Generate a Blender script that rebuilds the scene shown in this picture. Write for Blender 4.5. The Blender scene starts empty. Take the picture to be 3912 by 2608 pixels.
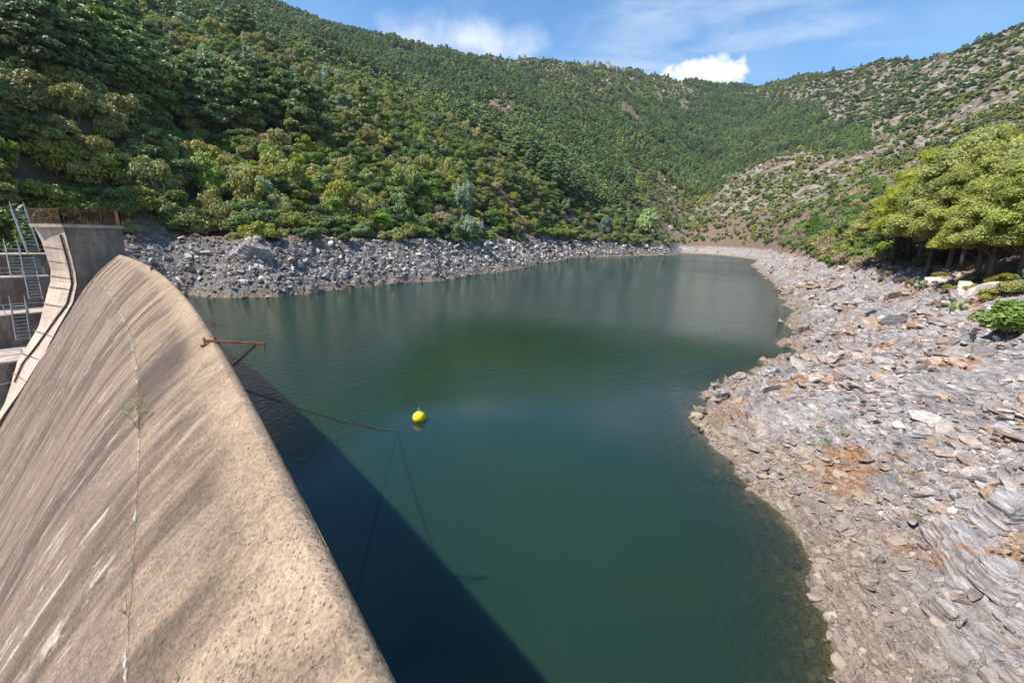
import bpy, bmesh, math, random
import numpy as np
from mathutils import Vector, Matrix

R = math.radians
SC = bpy.context.scene
COL = SC.collection

# ------------------------------------------------------------------ camera, sky, sun, exposure
ROLL = 0.0192                               # the photographer held the horizon 1.1 degrees off level
PITCH = math.atan((1304.0 - (925.0 - 744.0 * math.tan(ROLL))) / 1641.0)
FWD = np.array([0.0, math.cos(PITCH), -math.sin(PITCH)])
_u0 = np.array([0.0, math.sin(PITCH), math.cos(PITCH)])
RGT = np.array([math.cos(ROLL), 0, 0]) + math.sin(ROLL) * _u0
UPV = np.array([-math.sin(ROLL), 0, 0]) + math.cos(ROLL) * _u0
CAM = (0.0, 0.0, 10.0)
cam = bpy.data.cameras.new('camera')
cam.sensor_width = 36.0
cam.lens = 36.0 * 1641.0 / 3912.0
cam.clip_start = 0.05
cam.clip_end = 9000.0
camo = bpy.data.objects.new('camera', cam)
camo.location = CAM
camo.rotation_euler = Matrix((RGT, UPV, -FWD)).transposed().to_euler()
COL.objects.link(camo)
SC.camera = camo

SUN_EL = R(56.3)
LX, LY = 0.903, 0.43                      # horizontal travel direction of the sunlight
sun = bpy.data.lights.new('sun', 'SUN')
sun.energy = 5.0
sun.angle = R(0.53)
sun.color = (1.0, 0.955, 0.89)
suno = bpy.data.objects.new('sun', sun)
sdir = Vector((LX * math.cos(SUN_EL), LY * math.cos(SUN_EL), -math.sin(SUN_EL)))
suno.rotation_euler = sdir.to_track_quat('-Z', 'Y').to_euler()
suno.location = (-60, -20, 90)
COL.objects.link(suno)

SC.view_settings.view_transform = 'Standard'
SC.view_settings.look = 'None'
SC.view_settings.exposure = 0.5
SC.view_settings.gamma = 1.0
SC.view_settings.use_curve_mapping = False
SC.cycles.max_bounces = 6
SC.cycles.diffuse_bounces = 3
SC.cycles.glossy_bounces = 3
SC.cycles.transparent_max_bounces = 8
SC.cycles.caustics_reflective = False
SC.cycles.caustics_refractive = False
SC.cycles.use_denoising = True


# ------------------------------------------------------------------ node helpers
class NT:
    """tiny wrapper to write node graphs as expressions"""
    def __init__(self, tree):
        self.t = tree

    def n(self, kind, **kw):
        nd = self.t.nodes.new(kind)
        for k, v in kw.items():
            setattr(nd, k, v)
        return nd

    def link(self, a, b):
        self.t.links.new(a, b)

    def put(self, sock, v):
        if hasattr(v, 'is_linked') or hasattr(v, 'links'):
            self.t.links.new(v, sock)
        else:
            sock.default_value = v

    def m(self, op, a, b=None, c=None, clamp=False):
        nd = self.n('ShaderNodeMath', operation=op)
        nd.use_clamp = clamp
        self.put(nd.inputs[0], a)
        if b is not None:
            self.put(nd.inputs[1], b)
        if c is not None:
            self.put(nd.inputs[2], c)
        return nd.outputs[0]

    def v(self, op, a, b=None, out=0):
        nd = self.n('ShaderNodeVectorMath', operation=op)
        self.put(nd.inputs[0], a)
        if b is not None:
            self.put(nd.inputs[1], b)
        return nd.outputs[out]

    def dot(self, a, b):
        nd = self.n('ShaderNodeVectorMath', operation='DOT_PRODUCT')
        self.put(nd.inputs[0], a)
        self.put(nd.inputs[1], b)
        return nd.outputs['Value']

    def ss(self, x, lo, hi):
        nd = self.n('ShaderNodeMapRange', interpolation_type='SMOOTHSTEP')
        self.put(nd.inputs['Value'], x)
        nd.inputs['From Min'].default_value = lo
        nd.inputs['From Max'].default_value = hi
        return nd.outputs['Result']

    def mix(self, f, a, b, mode='MIX'):
        nd = self.n('ShaderNodeMix', data_type='RGBA', blend_type=mode)
        self.put(nd.inputs[0], f)
        for s, val in ((nd.inputs[6], a), (nd.inputs[7], b)):
            if isinstance(val, (tuple, list)):
                val = tuple(val) + (1.0,) if len(val) == 3 else val
            self.put(s, val)
        return nd.outputs[2]

    def noise(self, vec, scale, detail=4, rough=0.55, dist=0.0, out='Fac'):
        nd = self.n('ShaderNodeTexNoise')
        if vec is not None:
            self.put(nd.inputs['Vector'], vec)
        nd.inputs['Scale'].default_value = scale
        nd.inputs['Detail'].default_value = detail
        nd.inputs['Roughness'].default_value = rough
        nd.inputs['Distortion'].default_value = dist
        return nd.outputs[out]

    def voro(self, vec, scale, feature='F1', out='Distance', rnd=1.0):
        nd = self.n('ShaderNodeTexVoronoi', feature=feature)
        if vec is not None:
            self.put(nd.inputs['Vector'], vec)
        nd.inputs['Scale'].default_value = scale
        nd.inputs['Randomness'].default_value = rnd
        return nd.outputs[out]

    def ramp(self, x, stops, interp='LINEAR'):
        nd = self.n('ShaderNodeValToRGB')
        cr = nd.color_ramp
        cr.interpolation = interp
        while len(cr.elements) < len(stops):
            cr.elements.new(0.5)
        for e, (p, col) in zip(cr.elements, stops):
            e.position = p
            e.color = tuple(col) + (1.0,)
        self.put(nd.inputs[0], x)
        return nd.outputs[0]

    def scalev(self, vec, s):
        nd = self.n('ShaderNodeVectorMath', operation='MULTIPLY')
        self.put(nd.inputs[0], vec)
        nd.inputs[1].default_value = s
        return nd.outputs[0]

    def comb(self, x, y, z):
        nd = self.n('ShaderNodeCombineXYZ')
        for i, q in enumerate((x, y, z)):
            self.put(nd.inputs[i], q)
        return nd.outputs[0]

    def bump(self, h, strength, dist=0.05, normal=None):
        nd = self.n('ShaderNodeBump')
        self.put(nd.inputs['Strength'], strength)
        nd.inputs['Distance'].default_value = dist
        self.put(nd.inputs['Height'], h)
        if normal is not None:
            self.put(nd.inputs['Normal'], normal)
        return nd.outputs[0]

    def attr(self, name, out='Fac'):
        nd = self.n('ShaderNodeAttribute')
        nd.attribute_name = name
        return nd.outputs[out]


def material(name):
    m = bpy.data.materials.new(name)
    m.use_nodes = True
    t = m.node_tree
    t.nodes.clear()
    g = NT(t)
    g.out = g.n('ShaderNodeOutputMaterial')
    return m, g


def finish(g, color, rough=0.8, normal=None, metallic=0.0, spec=0.3):
    b = g.n('ShaderNodeBsdfPrincipled')
    if isinstance(color, tuple):
        color = color + (1.0,)
    g.put(b.inputs['Base Color'], color)
    g.put(b.inputs['Roughness'], rough)
    g.put(b.inputs['Metallic'], metallic)
    b.inputs['Specular IOR Level'].default_value = spec
    if normal is not None:
        g.link(normal, b.inputs['Normal'])
    g.link(b.outputs[0], g.out.inputs['Surface'])
    return b


# ------------------------------------------------------------------ picture geometry (photo measured at 2352 px width)
FPX = 1641.0
K = 3912.0 / 2352.0


def ray(x, y):
    u = (x * K - 1956.0) / FPX
    v = (1304.0 - y * K) / FPX
    return u * RGT + v * UPV + FWD


def at_z(x, y, z=0.0):
    d = ray(x, y)
    t = (z - 10.0) / d[2]
    return d[0] * t, d[1] * t


# ------------------------------------------------------------------ world: Nishita sky with cloud
world = bpy.data.worlds.new('World')
SC.world = world
world.use_nodes = True
wt = world.node_tree
wt.nodes.clear()
g = NT(wt)
sky = g.n('ShaderNodeTexSky', sky_type='NISHITA')
sky.sun_disc = False
sky.sun_elevation = SUN_EL
sky.sun_rotation = math.atan2(-LX, -LY)
sky.altitude = 300
sky.air_density = 1.25
sky.dust_density = 0.25
sky.ozone_density = 2.6
tc = g.n('ShaderNodeTexCoord').outputs['Generated']
dirv = g.v('NORMALIZE', tc)


def blob(cx, cy, wx, wy):
    """elliptic coordinate of a cloud that stands in one direction of the sky"""
    d = ray(cx, cy)
    d = d / np.linalg.norm(d)
    rt = np.cross(d, (0, 0, 1.0)); rt /= np.linalg.norm(rt)
    up = np.cross(rt, d)
    a = g.m('MULTIPLY', g.dot(dirv, tuple(rt)), 1.0 / wx)
    b = g.m('MULTIPLY', g.dot(dirv, tuple(up)), 1.0 / wy)
    r2 = g.m('ADD', g.m('MULTIPLY', a, a), g.m('MULTIPLY', b, b))
    front = g.m('GREATER_THAN', g.dot(dirv, tuple(d)), 0.5)
    return g.m('MULTIPLY', g.m('SUBTRACT', 1.0, g.m('SQRT', r2)), front), b, front


n_puff = g.noise(dirv, 26.0, 6, 0.55, 0.4)
n_soft = g.noise(g.v('ADD', dirv, (3.1, 1.7, 0.4)), 9.0, 7, 0.58, 0.15)
b1, v1, f1 = blob(1612, 178, 0.088, 0.036)
c1 = g.ss(g.m('ADD', b1, g.m('MULTIPLY', g.m('SUBTRACT', n_puff, 0.5), 1.5)), 0.0, 0.55)
c1 = g.m('MULTIPLY', c1, f1)
b2, v2, f2 = blob(1060, 90, 0.165, 0.05)
c2 = g.ss(g.m('ADD', b2, g.m('MULTIPLY', g.m('SUBTRACT', n_soft, 0.5), 2.0)), -0.1, 1.25)
c2 = g.m('MULTIPLY', c2, f2)
b3, v3, f3 = blob(1640, 70, 0.30, 0.085)
cir = g.noise(g.scalev(g.v('ADD', dirv, (0.3, 0.9, 2.0)), (6.0, 9.0, 26.0)), 0.8, 7, 0.58, 0.5)
cir2 = g.ss(cir, 0.30, 0.95)
c3 = g.m('MULTIPLY', g.m('MULTIPLY', g.ss(b3, -0.5, 0.6), cir2), 0.55)
c3 = g.m('MULTIPLY', c3, f3)
veil = g.m('MULTIPLY', g.ss(g.noise(g.scalev(dirv, (1.0, 1.0, 2.6)), 2.2, 6, 0.6, 0.9), 0.35, 0.9), 0.16)
cl = g.m('MAXIMUM', g.m('MAXIMUM', c1, g.m('MULTIPLY', c2, 0.85)), g.m('MAXIMUM', c3, veil))
whit = g.mix(g.ss(v1, -0.6, 0.4), (6.2, 6.7, 7.6), (7.4, 7.5, 7.7))
hsv = g.n('ShaderNodeHueSaturation')
hsv.inputs['Saturation'].default_value = 1.27
hsv.inputs['Value'].default_value = 1.2
g.link(sky.outputs[0], hsv.inputs['Color'])
skyc = g.mix(cl, hsv.outputs[0], whit)
bg = g.n('ShaderNodeBackground')
g.link(skyc, bg.inputs[0])
bg.inputs[1].default_value = 0.115
wo = g.n('ShaderNodeOutputWorld')
g.link(bg.outputs[0], wo.inputs[0])


# ------------------------------------------------------------------ numpy noise
def _hash(ix, iy, s):
    h = (ix.astype(np.int64) * 374761393 + iy.astype(np.int64) * 668265263 + s * 1442695041) & 0xFFFFFFFF
    h = ((h ^ (h >> 13)) * 1274126177) & 0xFFFFFFFF
    h = (h ^ (h >> 16)) & 0xFFFFFFFF
    return h.astype(np.float64) / 4294967295.0


def vn(x, y, s=0):
    x = np.asarray(x, float); y = np.asarray(y, float)
    ix = np.floor(x); iy = np.floor(y)
    fx = x - ix; fy = y - iy
    fx = fx * fx * fx * (fx * (fx * 6 - 15) + 10); fy = fy * fy * fy * (fy * (fy * 6 - 15) + 10)
    a = _hash(ix, iy, s); b = _hash(ix + 1, iy, s); c = _hash(ix, iy + 1, s); d = _hash(ix + 1, iy + 1, s)
    return (a + (b - a) * fx) * (1 - fy) + (c + (d - c) * fx) * fy


def fbm(x, y, s=0, o=4, gain=0.5):
    v = 0; amp = 1.0; tot = 0
    for i in range(o):
        v = v + amp * (vn(x, y, s + i * 17) * 2 - 1)
        tot += amp
        amp *= gain
        x = x * 2.03 + 5.3; y = y * 2.03 + 1.7
    return v / tot


def sstep(x, a, b):
    t = np.clip((x - a) / (b - a), 0, 1)
    return t * t * (3 - 2 * t)


# ------------------------------------------------------------------ dam frame: a = metres along the crest arc, k = metres downstream
DC, DX0, DY0, DPHI, DIR, DKU, DRU, DS0, DS1, DKT, DL = 2.2263, -0.193, 1.0674, 0.6589, 0.0031, 0.15, 0.13, 0.701, 1.6547, 3.5311, 56.6
ZC = 10 - DC
RAD = 1.0 / DIR
DCX, DCY = DX0 - math.cos(DPHI) * RAD, DY0 - math.sin(DPHI) * RAD


def dam_xy(a, k):
    ph = DPHI + np.asarray(a, float) * DIR
    return DCX + (RAD - k) * np.cos(ph), DCY + (RAD - k) * np.sin(ph)


def dam_ak(x, y):
    rr = np.hypot(x - DCX, y - DCY)
    return (np.arctan2(y - DCY, x - DCX) - DPHI) * RAD, RAD - rr


def dam_drop(k):
    k = np.asarray(k, float)
    up = DRU * (1 - np.sqrt(np.clip(1 - (k / DKU) ** 2, 0, 1)))
    kk = np.clip(k, 0, DKT)
    dn = DS0 * kk + (DS1 - DS0) * kk ** 2 / (2 * DKT) + DS1 * np.clip(k - DKT, 0, None)
    return np.where(k < 0, up, dn)


def D3(a, k, z):
    x, y = dam_xy(a, k)
    return Vector((float(x), float(y), float(z)))


def hit_a(x, y, a):
    """(k, z) where the view line of a photo point meets the cross plane of the dam at a"""
    ph = DPHI + a * DIR
    P = np.array(dam_xy(a, 0.0)); t = np.array([-math.sin(ph), math.cos(ph)]); n = np.array([math.cos(ph), math.sin(ph)])
    d = ray(x, y)
    s = (P @ t) / (d[:2] @ t)
    return float(-(d[:2] * s - P) @ n), float(10 + d[2] * s)


# ------------------------------------------------------------------ the lake outline (world metres)
shore_right = [(1917, 1568), (1912, 1500), (1880, 1385), (1850, 1290), (1836, 1240), (1800, 1195), (1755, 1150), (1720, 1108), (1680, 1062),
               (1650, 1030), (1618, 985), (1604, 965), (1595, 944), (1622, 946), (1645, 938), (1632, 905), (1655, 880), (1682, 864), (1720, 856), (1752, 848),
               (1768, 832), (1796, 822), (1830, 812), (1828, 802), (1788, 791), (1822, 780), (1816, 765), (1824, 735), (1828, 718), (1806, 700),
               (1790, 675), (1768, 645), (1742, 622), (1725, 608), (1748, 601), (1735, 597), (1700, 591), (1650, 586), (1605, 583), (1566, 582)]
shore_left = [(1545, 586), (1480, 588), (1400, 590), (1310, 593), (1250, 605), (1150, 625), (1060, 637), (1000, 646), (900, 653), (800, 662), (720, 672),
              (640, 681), (560, 684), (500, 684), (455, 680), (432, 677)]
poly = [(5.2, -6.5), (6.0, 0.5), (6.8, 5.2)]
poly += [at_z(*p) for p in shore_right] + [at_z(*p) for p in shore_left]
poly += [(-50, 61), (-45.5, 53), (-41.5, 46.5)]
for a_ in (60, 50, 40, 30, 20, 10, 4, 0, -5, -10):
    poly.append(tuple(float(q) for q in dam_xy(a_, 0.25)))
POLY = np.array(poly, float)


def lake_sd(x, y):
    """signed distance to the shoreline, negative over the lake"""
    x = np.asarray(x, float); y = np.asarray(y, float)
    best = np.full(x.shape, 1e12); inside = np.zeros(x.shape, bool)
    n = len(POLY)
    for i in range(n):
        ax, ay = POLY[i]; bx, by = POLY[(i + 1) % n]
        ex, ey = bx - ax, by - ay
        px, py = x - ax, y - ay
        t = np.clip((px * ex + py * ey) / (ex * ex + ey * ey), 0, 1)
        dd = (px - ex * t) ** 2 + (py - ey * t) ** 2
        best = np.minimum(best, dd)
        if ay != by:
            c = ((ay > y) != (by > y)) & (x < ex * (y - ay) / ey + ax)
            inside ^= c
    d = np.sqrt(best)
    return np.where(inside, -d, d)


# ------------------------------------------------------------------ hills: profiles along lines of sight from the dam (photo height, distance)
COLS = [(-900, [(560, 60), (330, 110), (0, 260), (-300, 460), (-420, 700), (-420, 1100)]),
        (-300, [(555, 72), (480, 77), (330, 86), (120, 200), (-60, 330), (-160, 480), (-180, 1000)]),
        (0, [(555, 77), (490, 80), (345, 87), (150, 200), (0, 300), (-70, 370), (-100, 600), (-110, 1000)]),
        (170, [(555, 82), (480, 85), (340, 92), (170, 200), (40, 300), (-40, 370), (-70, 600), (-90, 1000)]),
        (300, [(555, 92), (470, 96), (365, 104), (200, 200), (80, 300), (0, 370), (-20, 560), (-70, 980)]),
        (420, [(555, 98), (430, 122), (300, 170), (160, 250), (60, 330), (30, 420), (20, 600), (-60, 980)]),
        (600, [(555, 108), (420, 142), (280, 205), (170, 290), (115, 350), (105, 470), (60, 700), (0, 980)]),
        (800, [(555, 119), (420, 160), (300, 230), (215, 320), (195, 420), (140, 680), (70, 1000)]),
        (1000, [(553, 134), (440, 190), (345, 270), (275, 390), (220, 600), (117, 1050)]),
        (1200, [(553, 190), (470, 250), (380, 350), (300, 520), (220, 760), (139, 1120)]),
        (1350, [(553, 318), (490, 360), (400, 470), (300, 660), (220, 860), (150, 1160)]),
        (1500, [(551, 400), (520, 455), (430, 590), (330, 780), (250, 950), (171, 1210)]),
        (1600, [(552, 425), (525, 480), (470, 560), (430, 660), (380, 820), (290, 1020), (190, 1310)]),
        (1700, [(553, 335), (500, 420), (440, 500), (386, 545), (440, 640), (400, 790), (290, 1050), (200, 1360)]),
        (1850, [(556, 130), (545, 200), (480, 380), (400, 470), (345, 520), (410, 620), (368, 760), (250, 1000), (158, 1260)]),
        (2000, [(556, 90), (540, 150), (490, 250), (420, 370), (331, 480), (390, 590), (338, 720), (220, 950), (136, 1160)]),
        (2150, [(556, 62), (540, 110), (450, 250), (360, 380), (300, 520), (298, 600), (200, 850), (114, 1060)]),
        (2280, [(556, 58), (530, 95), (450, 180), (340, 340), (280, 470), (270, 540), (150, 790), (66, 1000)]),
        (2352, [(556, 56), (510, 90), (430, 170), (330, 300), (280, 440), (262, 500), (150, 750), (50, 990)]),
        (2700, [(556, 54), (480, 95), (380, 190), (240, 380), (200, 480), (60, 800), (0, 1000)]),
        (3800, [(556, 52), (480, 90), (380, 180), (240, 380), (180, 500), (60, 1000)])]
_pt = np.arctan2(POLY[:, 0], POLY[:, 1]); _pr = np.hypot(POLY[:, 0], POLY[:, 1])
_nl = 3 + len(shore_right)
_sl = slice(_nl, _nl + len(shore_left))
_so = np.argsort(_pt[_sl]); _slt, _slr = _pt[_sl][_so], _pr[_sl][_so]
_th, _prof = [], []
LR = np.linspace(math.log(20), math.log(5000), 260)
for cx, pts in COLS:
    rs, zs, ths = [], [], []
    if 400 < cx < 1520:                     # the left slope starts where its bare bank ends
        d = ray(cx, 560)
        f0 = (np.interp(math.atan2(d[0], d[1]), _slt, _slr) + 12) / pts[0][1]
        pts = [(y, r * f0 ** float(1 - sstep(np.array(r), 350, 900))) for y, r in pts]
    for y, r in pts:
        d = ray(cx, y)
        hh = math.hypot(d[0], d[1])
        rs.append(math.log(r)); zs.append(10 + r * d[2] / hh); ths.append(math.atan2(d[0], d[1]))
    r_last = pts[-1][1]; z_last = zs[-1]
    for fct, dz in ((1.12, 0.05), (1.5, 0.22), (2.5, 0.5)):
        rs.append(math.log(r_last * fct)); zs.append(z_last - dz * r_last * 0.6)
    rs.insert(0, math.log(pts[0][1] * 0.8)); zs.insert(0, 4.0)
    _th.append(np.mean(ths)); _prof.append(np.interp(LR, rs, zs))
_th = np.array(_th); _prof = np.array(_prof)
_o = np.argsort(_th); _th = _th[_o]; _prof = _prof[_o]
TG = np.linspace(R(-100), R(100), 601)
ZT = np.stack([np.interp(TG, _th, _prof[:, j]) for j in range(len(LR))], 1)
_kr = np.exp(-0.5 * (np.arange(-9, 10) / 3.2) ** 2); _kr /= _kr.sum()
_pad = np.pad(ZT, ((9, 9), (0, 0)), 'edge')
ZT = sum(w * _pad[i:i + len(TG)] for i, w in enumerate(_kr))
_pad = np.pad(ZT, ((0, 0), (2, 2)), 'edge')
ZT = sum(w * _pad[:, i:i + len(LR)] for i, w in enumerate((0.1, 0.22, 0.36, 0.22, 0.1)))


def bil(G, x, y):
    fx = np.interp(x, TG, np.arange(len(TG))); fy = np.interp(y, LR, np.arange(len(LR)))
    ix = np.clip(fx.astype(int), 0, len(TG) - 2); iy = np.clip(fy.astype(int), 0, len(LR) - 2)
    fx = fx - ix; fy = fy - iy
    return ((G[ix, iy] * (1 - fx) + G[ix + 1, iy] * fx) * (1 - fy) + (G[ix, iy + 1] * (1 - fx) + G[ix + 1, iy + 1] * fx) * fy)


def side_right(x, y):
    """1 on the right-hand shore, 0 on the left-hand one"""
    return sstep(x - (-12 + (y - 20) * 0.43), -12, 12)


def H(x, y, fine=False):
    x = np.asarray(x, float); y = np.asarray(y, float)
    r = np.hypot(x, y) + 1e-6
    th = np.arctan2(x, y)
    d0 = lake_sd(x, y)
    sr = side_right(x, y)
    d = d0 + 0.35 * fbm(x / 1.3, y / 1.3, 3, 3) + np.clip(r / 100, 0, 1) * 1.2 * fbm(x / 7, y / 7, 5, 3)
    sfar = sstep(r, 80, 190)
    w1 = 0.37 * np.clip(d, 0, 21) + 0.12 * np.clip(d - 21, 0, 14)
    w0 = 0.72 * np.clip(d, 0, 11) + 0.06 * np.clip(d - 11, 0, 12)
    w1 = w1 * (1 - sfar) + w0 * sfar
    land = w0 * (1 - sr) + w1 * sr
    bed = np.clip(d, -14, 0) * (0.42 * sr + 0.6 * (1 - sr)) + 0.12 * np.clip(d, -0.6, 0)
    z = np.where(d > 0, land, bed)
    zt = bil(ZT, th, np.log(r)) - 8.2
    hill = np.where(zt > 6, zt, np.log1p(np.exp(np.clip(zt, -30, 6) * 1.2)) / 1.2)
    hill = hill * sstep(d, 2, 34)
    z = z + hill
    # relief of the slopes
    up = sstep(z, 8, 40)
    z = z + up * np.clip(r / 700, 0.15, 1) * (12 * fbm(x / 120, y / 120, 21, 4) + 3.5 * fbm(x / 22, y / 22, 31, 3))
    rid = 1 - 2 * np.abs(fbm(x / 85 + 3.3, y / 85, 23, 3))
    rid2 = 1 - 2 * np.abs(fbm(x / 34, y / 34 + 1.7, 27, 3))
    z = z + sstep(z, 20, 70) * np.clip((r - 260) / 450, 0, 1) * (11 * (rid - 0.55) + 5.5 * (rid2 - 0.55))
    z = z + sstep(d, 6, 16) * 0.5 * fbm(x / 5, y / 5, 41, 3)
    # bare shore: ledges of tilted schist
    m = sstep(d0, -2.5, 0.4) * (1 - sstep(d0, 22, 34)) * sr * (r < 330)
    amp = np.clip(r / 30, 0.55, 2.2)
    warp = 1.6 * fbm(x / 4.5, y / 4.5, 51, 3)
    s = (x * 0.97 - y * 0.26) / 1.7 + warp
    fr = s - np.floor(s)
    saw = np.where(fr < 0.78, fr / 0.78, (1 - fr) / 0.22)
    s2 = (x * 0.9 + y * 0.42) / 0.75 + 1.3 * fbm(x / 1.6, y / 1.6, 57, 2)
    f2 = s2 - np.floor(s2)
    saw2 = np.where(f2 < 0.8, f2 / 0.8, (1 - f2) / 0.2)
    patch = sstep(fbm(x / 6.5, y / 6.5, 61, 3) + 0.25 * sstep(r, 22, 45), -0.14, 0.22)
    z = z + m * amp * (patch * (0.40 * (saw - 0.5) + 0.16 * (saw2 - 0.5)) + 0.22 * fbm(x / 2.2, y / 2.2, 63, 4) + 0.35 * fbm(x / 8, y / 8, 65, 2))
    ml = sstep(d0, -2, 0.5) * (1 - sstep(d0, 12, 17)) * (1 - sr)
    z = z + ml * (1.0 * fbm(x / 3.2, y / 3.2, 71, 4) + 1.3 * fbm(x / 13, y / 13, 73, 3) + 0.5 * patch * (saw - 0.5))
    # the shaded ravine behind the tower
    td = np.degrees(th)
    z = z - 13 * sstep(td, -49.2, -47.6) * (1 - sstep(td, -46.0, -39.0)) * sstep(r, 68, 74) * (1 - sstep(r, 84, 112))
    z = z + 19 * (1 - sstep(td, -50.5, -48.6)) * sstep(r, 62, 71) * (1 - sstep(r, 98, 125))  # hill shoulder added at the left edge to throw shade into the ravine
    # the valley below the dam and the left abutment
    a, k = dam_ak(x, y)
    dn = -17 + 1.15 * np.clip(a - (DL + 9), 0, 60) + 2 * fbm(x / 6, y / 6, 81, 3) + 2.5 * np.clip(-3 - a, 0, 20)
    cut = sstep(k, 0.0, 2.2)
    z = np.where((k > 0) & (y > -60), z * (1 - cut) + np.minimum(z, dn) * cut, z)
    return z


def ground_at(x, y, zoff=0.0, tmax=1600, t0=6.0):
    """first point of the terrain on the view line of a photo point"""
    d = ray(x, y)
    t = np.geomspace(t0, tmax, 900)
    P = d[None] * t[:, None]
    h = H(P[:, 0], P[:, 1])
    i = int(np.argmax(10 + P[:, 2] < h))
    return float(P[i, 0]), float(P[i, 1]), float(h[i]) + zoff


# ------------------------------------------------------------------ mesh helpers
def mesh_obj(name, verts, faces, mat=None, parent=None, smooth=False):
    me = bpy.data.meshes.new(name)
    verts = np.asarray(verts, float)
    me.from_pydata(verts.tolist() if len(verts) < 200 else [], [], faces if len(verts) < 200 else [])
    if len(verts) >= 200:
        me.clear_geometry()
        F = np.asarray(faces)
        nv, nf, w = len(verts), len(F), F.shape[1]
        me.vertices.add(nv); me.vertices.foreach_set('co', verts.ravel())
        me.loops.add(nf * w); me.loops.foreach_set('vertex_index', F.ravel().astype(np.int32))
        me.polygons.add(nf)
        me.polygons.foreach_set('loop_start', np.arange(0, nf * w, w, dtype=np.int32))
        me.update(calc_edges=True)
    if smooth:
        me.polygons.foreach_set('use_smooth', np.ones(len(me.polygons), bool))
    if mat:
        me.materials.append(mat)
    me.validate()
    o = bpy.data.objects.new(name, me)
    COL.objects.link(o)
    if parent:
        o.parent = parent
    return o


def vattr(o, name, vals):
    at = o.data.attributes.new(name, 'FLOAT', 'POINT')
    at.data.foreach_set('value', np.asarray(vals, np.float32))


class MB:
    """collects boxes, bars and tubes; build() links them as one mesh"""
    def __init__(self):
        self.v, self.f = [], []

    def raw(self, v, f):
        o = len(self.v)
        self.v += [tuple(q) for q in v]
        self.f += [tuple(i + o for i in q) for q in f]

    def hexa(self, p):
        self.raw(p, [(0, 3, 2, 1), (4, 5, 6, 7), (0, 1, 5, 4), (1, 2, 6, 5), (2, 3, 7, 6), (3, 0, 4, 7)])

    def bar(self, p, q, w, h=None, up=(0, 0, 1)):
        p, q = Vector(p), Vector(q)
        h = h or w
        t = (q - p).normalized()
        s = t.cross(Vector(up))
        if s.length < 1e-3:
            s = t.cross(Vector((1, 0, 0)))
        s.normalize()
        u = s.cross(t)
        c = [(-1, -1), (1, -1), (1, 1), (-1, 1)]
        A = [p + s * (w / 2 * i) + u * (h / 2 * j) for i, j in c]
        B = [q + s * (w / 2 * i) + u * (h / 2 * j) for i, j in c]
        self.hexa(A + B)

    def tube(self, pts, rad, n=8, cap=True):
        pts = [Vector(p) for p in pts]
        rs = rad if isinstance(rad, (list, tuple)) else [rad] * len(pts)
        v, f = [], []
        ref = None
        for i, p in enumerate(pts):
            t = (pts[min(i + 1, len(pts) - 1)] - pts[max(i - 1, 0)]).normalized()
            if ref is None:
                ref = t.orthogonal().normalized()
            s = (ref - t * ref.dot(t)).normalized()
            ref = s
            u = t.cross(s)
            for j in range(n):
                an = 2 * math.pi * j / n
                v.append(p + (s * math.cos(an) + u * math.sin(an)) * rs[i])
        for i in range(len(pts) - 1):
            for j in range(n):
                f.append((i * n + j, i * n + (j + 1) % n, (i + 1) * n + (j + 1) % n, (i + 1) * n + j))
        if cap:
            f.append(tuple(range(n))[::-1])
            f.append(tuple((len(pts) - 1) * n + j for j in range(n)))
        self.raw(v, f)

    def build(self, name, mat, parent=None, smooth=False):
        me = bpy.data.meshes.new(name)
        me.from_pydata([tuple(q) for q in self.v], [], self.f)
        me.materials.append(mat)
        if smooth:
            me.polygons.foreach_set('use_smooth', np.ones(len(me.polygons), bool))
        me.update()
        o = bpy.data.objects.new(name, me)
        COL.objects.link(o)
        if parent:
            o.parent = parent
        return o


def empty(name, loc=(0, 0, 0), rz=0.0, parent=None):
    o = bpy.data.objects.new(name, None)
    o.location = loc
    o.rotation_euler = (0, 0, rz)
    o.empty_display_size = 0.2
    COL.objects.link(o)
    if parent:
        o.parent = parent
    return o


def tag(o, label=None, cat=None, group=None, kind=None):
    if label:
        o['label'] = label
    if cat:
        o['category'] = cat
    if group:
        o['group'] = group
    if kind:
        o['kind'] = kind
    return o


def sheet(name, th, rs, mat, zfun, keep=None, smooth=True, attrs=None):
    T, RR = np.meshgrid(th, rs, indexing='ij')
    X = RR * np.sin(T); Y = RR * np.cos(T)
    Z = zfun(X, Y)
    nt, nr = X.shape
    idx = np.arange(nt * nr).reshape(nt, nr)
    F = np.stack([idx[:-1, :-1], idx[1:, :-1], idx[1:, 1:], idx[:-1, 1:]], -1).reshape(-1, 4)
    V = np.stack([X, Y, Z], -1).reshape(-1, 3)
    if keep is not None:
        kp = keep(X, Y, Z).reshape(-1)
        F = F[kp[F].any(1)]
        used = np.zeros(len(V), bool); used[F.ravel()] = True
        remap = np.cumsum(used) - 1
        F = remap[F]; V = V[used]
    o = mesh_obj(name, V, F, mat, smooth=smooth)
    return o, V


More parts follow.
